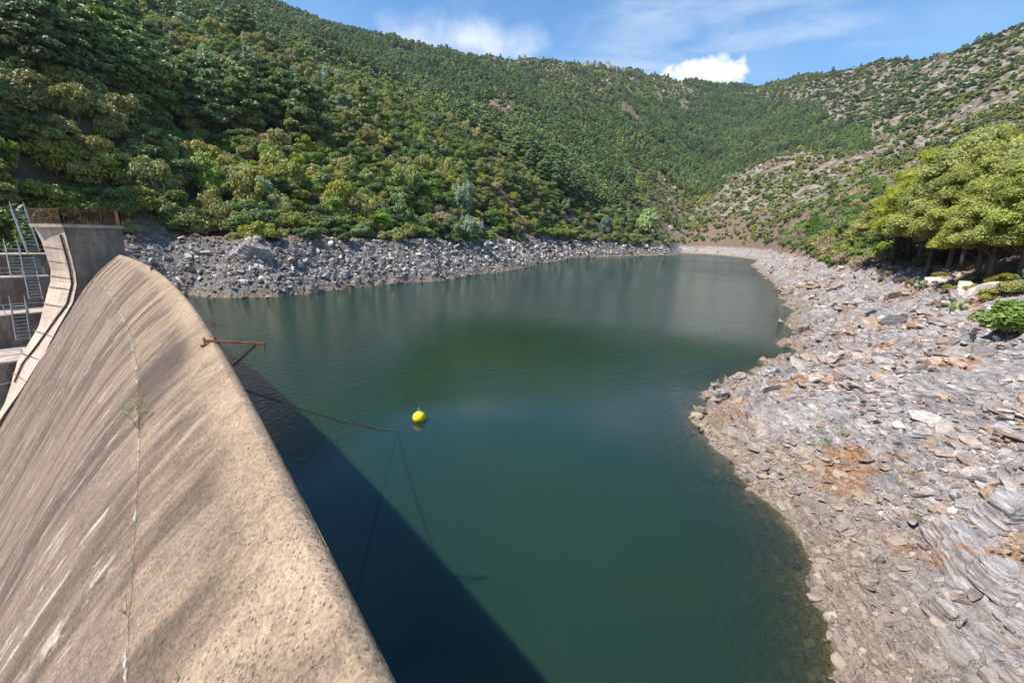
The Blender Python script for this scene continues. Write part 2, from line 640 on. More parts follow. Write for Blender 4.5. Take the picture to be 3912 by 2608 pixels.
# ------------------------------------------------------------------ materials of the setting
def mat_hill():
    m, g = material('hillside_ground')
    pos = g.n('ShaderNodeNewGeometry').outputs['Position']
    n1 = g.noise(pos, 0.035, 6, 0.6)
    n2 = g.noise(pos, 0.3, 5, 0.65)
    n3 = g.noise(pos, 2.2, 4, 0.6)
    soil = g.ramp(n2, [(0.3, (0.085, 0.058, 0.038)), (0.55, (0.16, 0.112, 0.073)), (0.75, (0.24, 0.172, 0.115))])
    green = g.ramp(n3, [(0.3, (0.045, 0.058, 0.022)), (0.7, (0.10, 0.105, 0.04))])
    c = g.mix(g.m('MULTIPLY', g.ss(n1, 0.40, 0.62), 0.75), soil, green)
    rk = g.m('MULTIPLY', g.attr('rocky'), g.ss(g.noise(pos, 0.13, 6, 0.72), 0.44, 0.60))
    rock = g.ramp(g.noise(pos, 0.4, 7, 0.75), [(0.3, (0.12, 0.10, 0.085)), (0.5, (0.29, 0.25, 0.215)), (0.72, (0.46, 0.41, 0.36))])
    c = g.mix(rk, c, rock)
    nb = g.bump(g.noise(pos, 1.3, 6, 0.7), 0.8, 0.6)
    finish(g, c, 0.95, nb, spec=0.1)
    return m


def mat_shore(cold, clean=False):
    m, g = material('schist_bank')
    pos = g.n('ShaderNodeNewGeometry').outputs['Position']
    sep = g.n('ShaderNodeSeparateXYZ')
    g.link(pos, sep.inputs[0])
    strat = g.noise(g.scalev(pos, (2.2, 0.7, 7.0)), 1.0, 7, 0.68, 0.6)
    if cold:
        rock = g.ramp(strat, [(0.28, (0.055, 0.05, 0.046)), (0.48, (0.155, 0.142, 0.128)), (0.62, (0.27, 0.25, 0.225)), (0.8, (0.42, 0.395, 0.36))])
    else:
        rock = g.ramp(g.m('ADD', strat, -0.02 if clean else -0.025), [(0.27, (0.120, 0.106, 0.101)), (0.42, (0.300, 0.266, 0.246)), (0.56, (0.456, 0.414, 0.384)), (0.72, (0.672, 0.624, 0.588))])
    blotch = g.noise(pos, 0.42, 5, 0.6)
    grey = g.ramp(g.noise(pos, 1.4, 5, 0.6), [(0.3, (0.13, 0.125, 0.13)), (0.7, (0.27, 0.255, 0.26))])
    c = g.mix(g.m('MULTIPLY', g.ss(blotch, 0.52, 0.62), 0.1 if clean else 0.7), rock, grey)
    rust = g.ramp(g.noise(pos, 2.5, 5, 0.65), [(0.3, (0.20, 0.09, 0.035)), (0.6, (0.38, 0.19, 0.075)), (0.8, (0.48, 0.27, 0.13))])
    ru = g.ss(g.noise(g.v('ADD', pos, (13.0, 4.0, 2.0)), 0.23, 6, 0.68), 0.54, 0.63)
    c = g.mix(g.m('MULTIPLY', ru, 0.25 if cold else 0.85), c, rust)
    # gravel wet and brown near the water line
    low = g.m('SUBTRACT', 1.0, g.ss(g.m('ADD', sep.outputs[2], g.m('MULTIPLY', g.m('SUBTRACT', blotch, 0.5), 1.6)), 0.1, 1.5))
    brown = g.ramp(g.noise(pos, 5.0, 4, 0.7), [(0.3, (0.13, 0.095, 0.06)), (0.55, (0.30, 0.225, 0.15)), (0.75, (0.42, 0.34, 0.24))])
    c = g.mix(g.m('MULTIPLY', low, 0.8), c, brown)
    bed = g.m('SUBTRACT', 1.0, g.ss(sep.outputs[2], -0.12, 0.05))
    c = g.mix(bed, c, g.mix(0.5, brown, (0.10, 0.07, 0.045)))
    # soil above the old water line
    soil = g.ramp(g.noise(pos, 0.9, 6, 0.65), [(0.3, (0.105, 0.072, 0.048)), (0.55, (0.20, 0.142, 0.10)), (0.75, (0.31, 0.235, 0.165))])
    hi = 0.0 if clean else g.ss(g.m('ADD', sep.outputs[2], g.m('MULTIPLY', g.m('SUBTRACT', blotch, 0.5), 5.0)), 5.7, 6.9) if not cold else g.ss(sep.outputs[2], 7.8, 9.0)
    c = g.mix(hi, c, soil)
    # bedding: thin dark partings along the strike of the rock
    wob = g.m('MULTIPLY', g.noise(pos, 0.5, 3, 0.5), 1.3)
    across = g.m('ADD', g.dot(pos, (0.97, -0.26, 0.75)), wob)
    along = g.dot(pos, (0.26, 0.97, 0.0))
    bed1 = g.noise(g.comb(g.m('MULTIPLY', across, 3.4), g.m('MULTIPLY', along, 0.55), 0.0), 1.0, 6, 0.62, 0.3)
    fine = g.noise(pos, 9.0, 6, 0.7)
    crk = g.m('MULTIPLY', g.m('SUBTRACT', 1.0, g.ss(g.m('ABSOLUTE', g.m('SUBTRACT', bed1, 0.5)), 0.0, 0.022)), g.m('SUBTRACT', 1.0, g.m('MULTIPLY', hi, 0.9)))
    ck = g.voro(g.v('ADD', pos, g.scalev(g.noise(pos, 1.1, 3, 0.5, out='Color'), (1.2, 1.2, 1.2))), 1.5, 'DISTANCE_TO_EDGE')
    crk2 = g.m('MULTIPLY', g.m('SUBTRACT', 1.0, g.ss(ck, 0.0, 0.02)), g.m('SUBTRACT', 1.0, hi))
    c = g.mix(0.35 if clean else 0.5, c, g.mix(g.ss(bed1, 0.3, 0.7), (0.26, 0.25, 0.25), (0.68, 0.66, 0.65)), 'OVERLAY')
    c = g.mix(g.m('MULTIPLY', g.m('MAXIMUM', crk, g.m('MULTIPLY', crk2, 0.5)), 0.4 if clean else 0.6), c, (0.06, 0.05, 0.045))
    hgt = g.m('ADD', g.m('MULTIPLY', bed1, 1.6), g.m('ADD', g.m('MULTIPLY', strat, 0.6), g.m('MULTIPLY', fine, 0.35)))
    hgt = g.m('SUBTRACT', hgt, g.m('MULTIPLY', crk2, 0.25))
    nb = g.bump(hgt, 0.6 if clean else 0.85, 0.16)
    finish(g, c, 0.85, nb, spec=0.25)
    return m


M_HILL = mat_hill()
M_SHORE_R = mat_shore(False)
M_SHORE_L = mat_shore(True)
M_BEDROCK = mat_shore(False, True)


def in_right(X, Y):
    r = np.hypot(X, Y); th = np.degrees(np.arctan2(X, Y))
    return sstep(r, 4, 5) * (1 - sstep(r, 440, 460)) * sstep(th, 9, 11) * (1 - sstep(th, 76, 80)) * side_right(X, Y) * (1 - sstep(lake_sd(X, Y), 34, 40))


def in_left(X, Y):
    r = np.hypot(X, Y); th = np.degrees(np.arctan2(X, Y))
    return sstep(r, 47, 50) * (1 - sstep(r, 430, 450)) * sstep(th, -42, -41) * (1 - sstep(th, 21, 23)) * (1 - side_right(X, Y))


# coarse sheet of the whole valley
def z_coarse(X, Y):
    return H(X, Y) - 0.9 * in_right(X, Y) - 0.9 * in_left(X, Y)


hills, HV = sheet('hills', np.radians(np.linspace(-100, 100, 560)), np.geomspace(5, 3600, 420), M_HILL, z_coarse,
                  keep=lambda X, Y, Z: (Z > -9) | (np.hypot(X, Y) > 500))
tag(hills, kind='structure')
_hr = np.hypot(HV[:, 0], HV[:, 1]); _ht = np.degrees(np.arctan2(HV[:, 0], HV[:, 1]))
rk = 0.3 + 0.7 * sstep(_ht, 17, 25) + 0.5 * sstep(fbm(HV[:, 0] / 90, HV[:, 1] / 90, 91, 3), 0.15, 0.4) * sstep(HV[:, 2], 60, 200)
rk = np.maximum(rk, sstep(HV[:, 2], 230, 330) * (_hr > 700))
vattr(hills, 'rocky', np.clip(rk, 0, 1))

rs_shore, RV = sheet('right_shore', np.radians(np.linspace(9, 80, 540)), np.geomspace(4.5, 465, 720), M_SHORE_R, lambda X, Y: H(X, Y, True),
                     keep=lambda X, Y, Z: (Z > -2.6) & (lake_sd(X, Y) < 41) & (side_right(X, Y) > 0.4))
tag(rs_shore, kind='structure')
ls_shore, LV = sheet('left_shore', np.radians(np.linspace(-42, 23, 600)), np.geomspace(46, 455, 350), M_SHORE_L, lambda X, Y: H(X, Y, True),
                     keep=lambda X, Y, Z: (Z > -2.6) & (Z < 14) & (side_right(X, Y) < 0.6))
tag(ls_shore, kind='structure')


# ------------------------------------------------------------------ water
def mat_water():
    m, g = material('lake_water')
    pos = g.n('ShaderNodeNewGeometry').outputs['Position']
    dep = g.attr('depth')
    wind = g.attr('wind')
    flat = g.scalev(pos, (1.0, 1.0, 0.0))
    w1 = g.noise(g.scalev(flat, (1.0, 0.7, 1.0)), 2.6, 3, 0.6, 0.3)
    w2 = g.noise(g.scalev(g.v('ADD', flat, (9.0, 2.0, 0)), (0.8, 1.1, 1.0)), 7.5, 3, 0.6, 0.2)
    w3 = g.noise(flat, 0.35, 2, 0.5)
    hgt = g.m('ADD', g.m('MULTIPLY', w1, 1.0), g.m('ADD', g.m('MULTIPLY', w2, 0.35), g.m('MULTIPLY', w3, 0.4)))
    bst = g.m('MULTIPLY', wind, 1.0)
    nb = g.bump(hgt, bst, 0.19)
    gl = g.n('ShaderNodeBsdfGlossy')
    gl.inputs['Roughness'].default_value = 0.03
    gl.inputs['Color'].default_value = (0.95, 0.97, 1.0, 1)
    g.link(nb, gl.inputs['Normal'])
    df = g.n('ShaderNodeSubsurfaceScattering')          # light spreads inside the cloudy water
    df.falloff = 'BURLEY'
    df.inputs['Scale'].default_value = 0.55
    df.inputs['Radius'].default_value = (0.6, 1.0, 0.8)
    turb = g.noise(pos, 0.05, 3, 0.5)
    g.link(g.mix(g.ss(turb, 0.35, 0.65), (0.0115, 0.031, 0.021), (0.0155, 0.036, 0.017)), df.inputs['Color'])
    tr = g.n('ShaderNodeBsdfTransparent')
    tr.inputs['Color'].default_value = (0.72, 0.74, 0.58, 1)
    opq = g.m('SUBTRACT', 1.0, g.m('POWER', 2.718, g.m('MULTIPLY', dep, -1.35)))
    mx = g.n('ShaderNodeMixShader')
    g.put(mx.inputs[0], g.m('MAXIMUM', opq, 0.05))
    g.link(tr.outputs[0], mx.inputs[1]); g.link(df.outputs[0], mx.inputs[2])
    fr = g.n('ShaderNodeFresnel')
    fr.inputs['IOR'].default_value = 1.333
    g.link(nb, fr.inputs['Normal'])
    m2 = g.n('ShaderNodeMixShader')
    g.link(fr.outputs[0], m2.inputs[0]); g.link(mx.outputs[0], m2.inputs[1]); g.link(gl.outputs[0], m2.inputs[2])
    g.link(m2.outputs[0], g.out.inputs['Surface'])
    return m


water, WV = sheet('lake_water', np.radians(np.linspace(-62, 88, 420)), np.geomspace(1.2, 620, 330), mat_water(), lambda X, Y: 0 * X,
                  keep=lambda X, Y, Z: lake_sd(X, Y) < np.clip(0.05 * np.hypot(X, Y), 0.8, 6), smooth=True)
tag(water, kind='structure')
vattr(water, 'depth', np.clip(-H(WV[:, 0], WV[:, 1]), 0, 20))
_wr = np.hypot(WV[:, 0], WV[:, 1])
wind = 0.03 + 0.97 * sstep(_wr + 9 * fbm(WV[:, 0] / 14, WV[:, 1] / 14, 97, 2), 26, 80)
wind *= 0.7 + 0.3 * sstep(fbm(WV[:, 0] / 40, WV[:, 1] / 25, 99, 3), -0.3, 0.4)
wind = np.maximum(wind, 0.6 * sstep(-WV[:, 0], 5, 14) * sstep(WV[:, 1], 8, 20))
wind *= 1 + 0.9 * sstep(_wr, 70, 220)
vattr(water, 'wind', wind)


# ------------------------------------------------------------------ the dam
def mat_dam():
    m, g = material('weathered_dam_concrete')
    a = g.attr('da'); k = g.attr('dk'); jd = g.attr('jd')
    pos = g.n('ShaderNodeNewGeometry').outputs['Position']
    st = g.noise(g.comb(g.m('MULTIPLY', a, 0.9), g.m('MULTIPLY', k, 0.2), 0.0), 1.0, 7, 0.62, 0.8)
    st2 = g.noise(g.comb(g.m('MULTIPLY', a, 3.2), g.m('MULTIPLY', k, 0.5), 3.0), 1.0, 6, 0.62, 0.7)
    blot = g.noise(pos, 0.5, 5, 0.6)
    fine = g.noise(pos, 30.0, 5, 0.7)
    med = g.noise(pos, 7.0, 6, 0.68)
    c = g.ramp(g.m('ADD', g.m('MULTIPLY', st, 0.6), g.m('MULTIPLY', st2, 0.4)),
               [(0.36, (0.105, 0.084, 0.068)), (0.45, (0.235, 0.188, 0.148)), (0.54, (0.35, 0.283, 0.218)), (0.66, (0.45, 0.368, 0.28))])
    # smooth pale cap along the crest, greyer and rougher below the lift joint
    low = g.ss(jd, -0.05, 0.25)
    c = g.mix(g.m('MULTIPLY', low, 0.7), c, g.ramp(st2, [(0.30, (0.17, 0.138, 0.12)), (0.48, (0.25, 0.205, 0.176)), (0.68, (0.345, 0.285, 0.243))]))
    cap = g.m('MULTIPLY', g.m('SUBTRACT', 1.0, g.ss(g.m('ADD', k, g.m('MULTIPLY', g.m('SUBTRACT', st, 0.5), 1.2)), 0.15, 0.7)), 0.6)
    c = g.mix(cap, c, g.mix(g.ss(blot, 0.35, 0.65), (0.36, 0.287, 0.21), (0.48, 0.39, 0.29)))
    # dark water stains hanging from the crest
    sn = g.ss(g.noise(g.comb(g.m('MULTIPLY', a, 0.55), g.m('MULTIPLY', k, 0.22), 7.0), 1.0, 6, 0.65, 0.6), 0.47, 0.58)
    c = g.mix(g.m('MULTIPLY', g.m('MULTIPLY', sn, g.ss(k, 0.15, 0.6)), 0.7), c, (0.105, 0.083, 0.07))
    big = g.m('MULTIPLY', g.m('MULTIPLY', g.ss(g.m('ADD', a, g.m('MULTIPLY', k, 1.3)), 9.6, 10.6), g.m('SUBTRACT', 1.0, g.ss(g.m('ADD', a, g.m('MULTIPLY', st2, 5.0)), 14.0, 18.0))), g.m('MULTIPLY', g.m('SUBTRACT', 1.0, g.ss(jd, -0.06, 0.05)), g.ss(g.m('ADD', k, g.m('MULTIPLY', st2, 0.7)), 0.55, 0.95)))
    c = g.mix(g.m('MULTIPLY', big, 0.72), c, (0.10, 0.08, 0.075))  # one broad dark patch on the crest side of the joint
    # pale lime runs below the joint
    wr = g.m('MULTIPLY', g.ss(g.noise(g.comb(g.m('MULTIPLY', a, 2.6), g.m('MULTIPLY', k, 0.5), 11.0), 1.0, 6, 0.68, 0.9), 0.565, 0.60), g.ss(jd, 0.02, 0.4))
    wr = g.m('MULTIPLY', wr, g.ss(g.noise(pos, 1.6, 5, 0.7), 0.46, 0.58))
    c = g.mix(g.m('MULTIPLY', wr, 0.8), c, (0.66, 0.63, 0.58))
    pb = g.noise(pos, 1.1, 6, 0.7)
    c = g.mix(g.m('MULTIPLY', g.ss(pb, 0.52, 0.68), 0.45), c, (0.16, 0.125, 0.10))
    c = g.mix(1.0, c, (0.93, 0.85, 0.775), 'MULTIPLY')
    rst = g.m('MULTIPLY', g.ss(g.noise(g.comb(g.m('MULTIPLY', a, 1.3), g.m('MULTIPLY', k, 0.7), 19.0), 1.0, 5, 0.6, 0.6), 0.67, 0.74), g.ss(jd, 0.05, 0.2))
    c = g.mix(g.m('MULTIPLY', rst, 0.7), c, (0.22, 0.095, 0.045))
    jn = g.m('ADD', jd, g.m('MULTIPLY', g.m('SUBTRACT', g.noise(pos, 5.0, 4, 0.7), 0.5), 0.12))
    wid = g.m('ADD', 0.012, g.m('MULTIPLY', a, 0.0012))
    jl = g.m('LESS_THAN', g.m('ABSOLUTE', jn), wid)
    crust = g.m('MULTIPLY', g.m('MULTIPLY', jl, g.ss(g.noise(pos, 0.7, 4, 0.6), 0.45, 0.58)), g.ss(g.noise(pos, 2.0, 5, 0.7), 0.44, 0.54))
    c = g.mix(g.m('MULTIPLY', crust, 0.75), c, (0.56, 0.53, 0.48))
    gap = g.m('LESS_THAN', g.m('ABSOLUTE', g.m('ADD', jn, 0.012)), 0.007)
    c = g.mix(g.m('MULTIPLY', gap, 0.7), c, (0.06, 0.05, 0.04))
    # pits of lost aggregate, hairline cracks
    pv = g.voro(pos, 11.0); pv2 = g.voro(pos, 34.0); pc = g.voro(pos, 11.0, out='Color'); pc2 = g.voro(pos, 34.0, out='Color')
    s1 = g.n('ShaderNodeSeparateColor'); g.link(pc, s1.inputs[0])
    s2 = g.n('ShaderNodeSeparateColor'); g.link(pc2, s2.inputs[0])
    pit1 = g.m('MULTIPLY', g.m('LESS_THAN', g.m('ADD', pv, g.m('MULTIPLY', fine, 0.3)), g.m('MULTIPLY', s1.outputs[1], 0.36)), g.m('GREATER_THAN', s1.outputs[0], 0.72))
    pit2 = g.m('MULTIPLY', g.m('LESS_THAN', g.m('ADD', pv2, g.m('MULTIPLY', fine, 0.2)), g.m('MULTIPLY', s2.outputs[1], 0.55)), g.m('GREATER_THAN', s2.outputs[0], 0.45))
    pit = g.m('MAXIMUM', pit1, g.m('MULTIPLY', pit2, 0.8))
    c = g.mix(g.m('MULTIPLY', pit, 0.85), c, (0.075, 0.06, 0.05))
    ckv = g.v('ADD', pos, g.scalev(g.noise(pos, 2.5, 4, 0.6, out='Color'), (0.7, 0.7, 0.7)))
    ck = g.m('MULTIPLY', g.m('LESS_THAN', g.voro(ckv, 0.75, 'DISTANCE_TO_EDGE'), 0.004), g.ss(g.noise(pos, 0.7, 2, 0.5), 0.5, 0.56))
    c = g.mix(g.m('MULTIPLY', ck, 0.55), c, (0.08, 0.065, 0.055))
    c = g.mix(0.5, c, g.mix(g.ss(g.m('ADD', g.m('MULTIPLY', fine, 0.7), g.m('MULTIPLY', med, 0.3)), 0.36, 0.64), (0.16, 0.16, 0.16), (0.78, 0.77, 0.75)), 'OVERLAY')
    moss = g.m('MULTIPLY', g.m('SUBTRACT', 1.0, g.ss(k, -0.16, -0.08)), g.ss(med, 0.4, 0.6))
    c = g.mix(g.m('MULTIPLY', moss, 0.6), c, (0.10, 0.10, 0.045))
    hgt = g.m('ADD', g.m('MULTIPLY', fine, 0.35), g.m('ADD', g.m('MULTIPLY', med, 0.8), g.m('MULTIPLY', st2, g.m('ADD', 0.5, low))))
    hgt = g.m('SUBTRACT', hgt, g.m('ADD', g.m('MULTIPLY', pit, 0.9), g.m('MULTIPLY', ck, 0.5)))
    hgt = g.m('ADD', hgt, g.m('MULTIPLY', crust, 0.8))
    nb = g.bump(hgt, 0.9, 0.05)
    finish(g, c, 0.88, nb, spec=0.2)
    return m


def mat_concrete(name, base, dark, seed=0.0, rows=False):
    m, g = material(name)
    pos = g.v('ADD', g.n('ShaderNodeNewGeometry').outputs['Position'], (seed, seed * 0.7, 0))
    n1 = g.noise(g.scalev(pos, (0.8, 0.8, 0.25)), 1.2, 6, 0.65)
    n2 = g.noise(pos, 7.0, 5, 0.65)
    c = g.mix(g.ss(n1, 0.38, 0.68), dark, base)
    c = g.mix(0.4, c, g.mix(n2, (0.2, 0.2, 0.2), (0.62, 0.6, 0.58)), 'OVERLAY')
    h = n2
    if rows:
        sep = g.n('ShaderNodeSeparateXYZ'); g.link(pos, sep.inputs[0])
        zz = g.m('ADD', g.m('MULTIPLY', sep.outputs[2], 1.25), g.m('MULTIPLY', n1, 0.12))
        fr = g.m('FRACT', zz)
        ln = g.m('LESS_THAN', fr, 0.06)
        c = g.mix(g.m('MULTIPLY', ln, 0.45), c, (0.10, 0.08, 0.065))
        h = g.m('SUBTRACT', n2, ln)
    finish(g, c, 0.9, g.bump(h, 0.5, 0.03), spec=0.2)
    return m


def mat_metal(name, base, worn, rough=0.6, metallic=0.3):
    m, g = material(name)
    pos = g.n('ShaderNodeNewGeometry').outputs['Position']
    n = g.noise(pos, 5.0, 6, 0.7)
    c = g.mix(g.ss(n, 0.4, 0.62), base, worn)
    finish(g, c, rough, g.bump(n, 0.3, 0.01), metallic=metallic)
    return m


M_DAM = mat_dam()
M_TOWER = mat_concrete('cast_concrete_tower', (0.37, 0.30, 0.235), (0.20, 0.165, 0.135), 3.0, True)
M_WING = mat_concrete('sun_brightened_render', (0.68, 0.56, 0.44), (0.52, 0.41, 0.33), 8.0)  # sunlit brightness of the rim put into the base colour
M_SLAB = mat_concrete('pale_concrete_slab', (0.55, 0.47, 0.40), (0.38, 0.31, 0.26), 5.0)
M_TERR = mat_concrete('stained_terrace_concrete', (0.36, 0.29, 0.24), (0.17, 0.125, 0.10), 12.0)
M_STEP = mat_concrete('dark_step_concrete', (0.20, 0.165, 0.14), (0.10, 0.085, 0.07), 15.0)  # darker tone than the other concretes, varied by noise
M_RUST = mat_metal('rusty_steel', (0.12, 0.052, 0.033), (0.21, 0.095, 0.052), 0.8, 0.1)
M_RUSTD = mat_metal('dark_rusty_steel', (0.075, 0.05, 0.04), (0.14, 0.085, 0.055), 0.75, 0.2)
M_GALV = mat_metal('galvanised_steel', (0.42, 0.44, 0.47), (0.55, 0.50, 0.44), 0.5, 0.4)
M_BLUE = mat_metal('blue_grey_painted_steel', (0.30, 0.37, 0.46), (0.40, 0.36, 0.32), 0.5, 0.2)
M_PIPE = mat_metal('dark_drain_pipe', (0.06, 0.055, 0.05), (0.11, 0.09, 0.075), 0.6, 0.1)

JA = [-14, 0, 2.88, 5.7, 7.6, 9.2, 14.7, 21.1, 31.4, 55.5, 70]
JK = [1.15, 1.2, 1.21, 1.25, 1.27, 1.31, 1.44, 1.64, 1.95, 2.15, 2.3]


def build_dam():
    root = empty('dam', D3(20, 0.5, -14))
    tag(root, 'curved concrete overflow dam with a rounded weathered crest and streaked downstream face', 'dam')
    aa = np.concatenate([np.linspace(-14, -1.5, 26)[:-1], np.linspace(-1.5, 6, 260)[:-1], np.linspace(6, 16, 160)[:-1], np.linspace(16, DL + 0.02, 170)])
    ku = -DKU * np.sin(np.linspace(math.pi / 2, 0, 20))[:-1]
    kd = np.concatenate([np.linspace(0, 2.0, 80)[:-1], np.linspace(2.0, 5.0, 50)[:-1], np.linspace(5, 13.5, 40)])
    kk = np.concatenate([[-DKU, -DKU, -DKU], ku, kd])
    A, KK = np.meshgrid(aa, kk, indexing='ij')
    Z = ZC - dam_drop(KK)
    Z[:, 0] = -7; Z[:, 1] = -0.5; Z[:, 2] = ZC - DRU - 1.0
    X, Y = dam_xy(A, KK)
    wob = 0.018 * fbm(A * 1.3, KK * 1.3, 201, 3) + 0.010 * fbm(A * 7, KK * 2.0, 203, 3)
    wob += 0.02 * sstep(KK, 0.3, 3) * fbm(A * 2.2, KK * 0.5, 205, 4)
    jk = np.interp(A, JA, JK)
    wob -= 0.025 * np.exp(-((KK - jk + 0.012) / 0.03) ** 2) + 0.03 * sstep(KK - jk, -0.02, 0.02)
    Z = Z + wob * (KK > -DKU + 0.01)
    nt, nr = A.shape
    idx = np.arange(nt * nr).reshape(nt, nr)
    F = np.stack([idx[:-1, :-1], idx[:-1, 1:], idx[1:, 1:], idx[1:, :-1]], -1).reshape(-1, 4)
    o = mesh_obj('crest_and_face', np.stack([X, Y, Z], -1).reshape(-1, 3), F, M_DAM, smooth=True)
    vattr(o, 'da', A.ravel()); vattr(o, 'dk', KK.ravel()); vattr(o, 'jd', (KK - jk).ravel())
    o.parent = root
    o.matrix_parent_inverse = Matrix.Translation(root.location).inverted()
    return root


dam = build_dam()
TI = lambda root: Matrix.Translation(root.location).inverted()


def under(o, root):
    o.parent = root
    o.matrix_parent_inverse = Matrix.LocRotScale(root.location, root.rotation_euler, None).inverted()
    return o


# ------------------------------------------------------------------ abutment tower with training wall, deck and railing
def build_tower():
    root = empty('abutment_tower', D3(DL + 2, 1.5, 0))
    tag(root, 'square concrete tower at the far end of the dam with a sunlit flared training wall', 'tower')
    lv = [(10.2, 3.3, 5.05), (8.95, 3.25, 4.82), (7.5, 3.2, 4.7), (6.2, 3.17, 4.62), (5.1, 3.22, 4.85), (4.4, 3.45, 5.1), (3.4, 3.78, 5.45), (2.2, 4.5, 5.85), (1.0, 5.22, 6.25),
          (-1.0, 6.25, 7.45), (-2.2, 7.05, 8.15), (-4.3, 8.37, 8.95), (-5.9, 9.5, 9.6), (-9.0, 11.5, 11.5), (-13.0, 14.0, 14.0)]
    W = 3.5
    m = MB(); w = MB()
    v, f = [], []
    n = len(lv)
    for z, kr, kl in lv:
        for (a, k) in ((DL + 0.03, -0.6), (DL + 0.03, kr), (DL + W, kl), (DL + W + 1.2, -0.6)):
            v.append(D3(a, k, z))
    for i in range(n - 1):
        for j in (0, 2, 3):
            f.append((i * 4 + j, i * 4 + (j + 1) % 4, (i + 1) * 4 + (j + 1) % 4, (i + 1) * 4 + j))
    f.append((0, 1, 2, 3))
    m.raw(v, f)
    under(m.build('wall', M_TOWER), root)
    # training wall: its sunlit rim, a little proud
    sub = 4
    vv, ff = [], []
    rows = []
    for i in range(n - 1):
        for s in range(sub):
            t = s / sub
            rows.append(tuple(lv[i][q] * (1 - t) + lv[i + 1][q] * t for q in range(3)))
    rows.append(lv[-1])
    cols = 9
    for (z, kr, kl) in rows:
        for c in range(cols):
            t = c / (cols - 1)
            a = DL - 0.04 + (W + 0.04) * t
            k = kr + 0.05 + (kl - kr) * t
            vv.append(D3(a, k + 0.03 * (vn(np.array([z * 3.1]), np.array([t * 5.0]), 5)[0] - 0.5), z))
    for i in range(len(rows) - 1):
        for c in range(cols - 1):
            b = i * cols + c
            ff.append((b, b + 1, b + cols + 1, b + cols))
    w.raw(vv, ff)
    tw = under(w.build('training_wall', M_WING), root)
    tw['label'] = 'sunlit flared wall following the spillway down'
    # joints between the masonry lifts of the rim
    for i, zz in enumerate((8.2, 6.9, 5.5, 4.5, 2.9, 0.4, -1.6, -3.4)):
        j = MB()
        kr = float(np.interp(-zz, [-q[0] for q in lv], [q[1] for q in lv])); kl = float(np.interp(-zz, [-q[0] for q in lv], [q[2] for q in lv]))
        j.bar(D3(DL + 0.05, kr + 0.075, zz), D3(DL + W * 0.98, kl + 0.06, zz + 0.25), 0.04, 0.05)
        under(j.build('lift_line', M_TERR), tw)
    # drain pipe down the rim
    p = MB()
    pts, t = [], 0.55
    for (z, kr, kl) in rows[2:44]:
        tt = 0.12 if z > 3 else 0.12 + 0.5 * min(1, (3 - z) / 5)
        pts.append(D3(DL + W * tt, kr + (kl - kr) * tt + 0.17, z))
    p.tube(pts, 0.075, 8)
    under(p.build('drain_pipe', M_PIPE), root)
    # deck slab
    d = MB()
    c = [(DL - 0.18, -0.75), (DL - 0.18, 3.45), (DL + W - 0.2, 5.4), (DL + W + 1.6, -0.75)]
    d.hexa([D3(a, k, 10.2) for a, k in c] + [D3(a, k, 10.5) for a, k in c])
    under(d.build('deck_slab', M_SLAB), root)
    return root, c


tower, deck = build_tower()


def build_railing():
    root = empty('guard_railing', D3(DL, 2, 10.5))
    tag(root, 'rusty vertical-bar guard railing round the tower deck', 'railing')
    path = [(DL + 2.2, -0.6), (DL - 0.05, -0.6), (DL - 0.05, 3.38), (DL + W_ - 0.3, 5.25)]
    for (a0, k0), (a1, k1) in zip(path[:-1], path[1:]):
        L = math.hypot(a1 - a0, k1 - k0)
        for zz, hh in ((10.62, 0.05), (11.67, 0.045), (11.82, 0.07)):
            b = MB(); b.bar(D3(a0, k0, zz), D3(a1, k1, zz), 0.06, hh)
            under(b.build('rail', M_RUST), root)
        n = max(1, round(L / 1.3))
        for i in range(n + 1):
            t = i / n
            b = MB(); p = (a0 + (a1 - a0) * t, k0 + (k1 - k0) * t)
            b.bar(D3(*p, 10.44), D3(*p, 11.86), 0.07)
            under(b.build('post', M_RUST), root)
        nb = int(L / 0.17)
        for i in range(1, nb):
            t = i / nb
            b = MB(); p = (a0 + (a1 - a0) * t, k0 + (k1 - k0) * t)
            b.bar(D3(*p, 10.62), D3(*p, 11.69), 0.035, 0.025)
            under(b.build('bar', M_RUST), root)
    return root


W_ = 3.5
build_railing()


# ------------------------------------------------------------------ terraces of the left abutment with steel stairways
def terrace(label, e0, e1, z, zb, k0, k1):
    root = empty('abutment_terrace', D3(DL + e0, (k0 + k1) / 2, zb))
    tag(root, label, 'terrace')
    m = MB()
    n = 6
    for i in range(n):
        ka, kb = k0 + (k1 - k0) * i / n, k0 + (k1 - k0) * (i + 1) / n - 0.02
        j = 0.05 * ((i * 7) % 3)
        b = MB()
        b.hexa([D3(DL + e0 + j, ka, zb), D3(DL + e0 + j, kb, zb), D3(DL + e1, kb, zb), D3(DL + e1, ka, zb),
                D3(DL + e0 + j, ka, z), D3(DL + e0 + j, kb, z), D3(DL + e1, kb, z), D3(DL + e1, ka, z)])
        under(b.build('wall_block', M_TERR), root)
    c = MB()
    c.hexa([D3(DL + e0 - 0.12, k0, z), D3(DL + e0 - 0.12, k1, z), D3(DL + e1, k1, z), D3(DL + e1, k0, z),
            D3(DL + e0 - 0.12, k0, z + 0.16), D3(DL + e0 - 0.12, k1, z + 0.16), D3(DL + e1, k1, z + 0.16), D3(DL + e1, k0, z + 0.16)])
    under(c.build('floor_slab', M_SLAB), root)
    return root


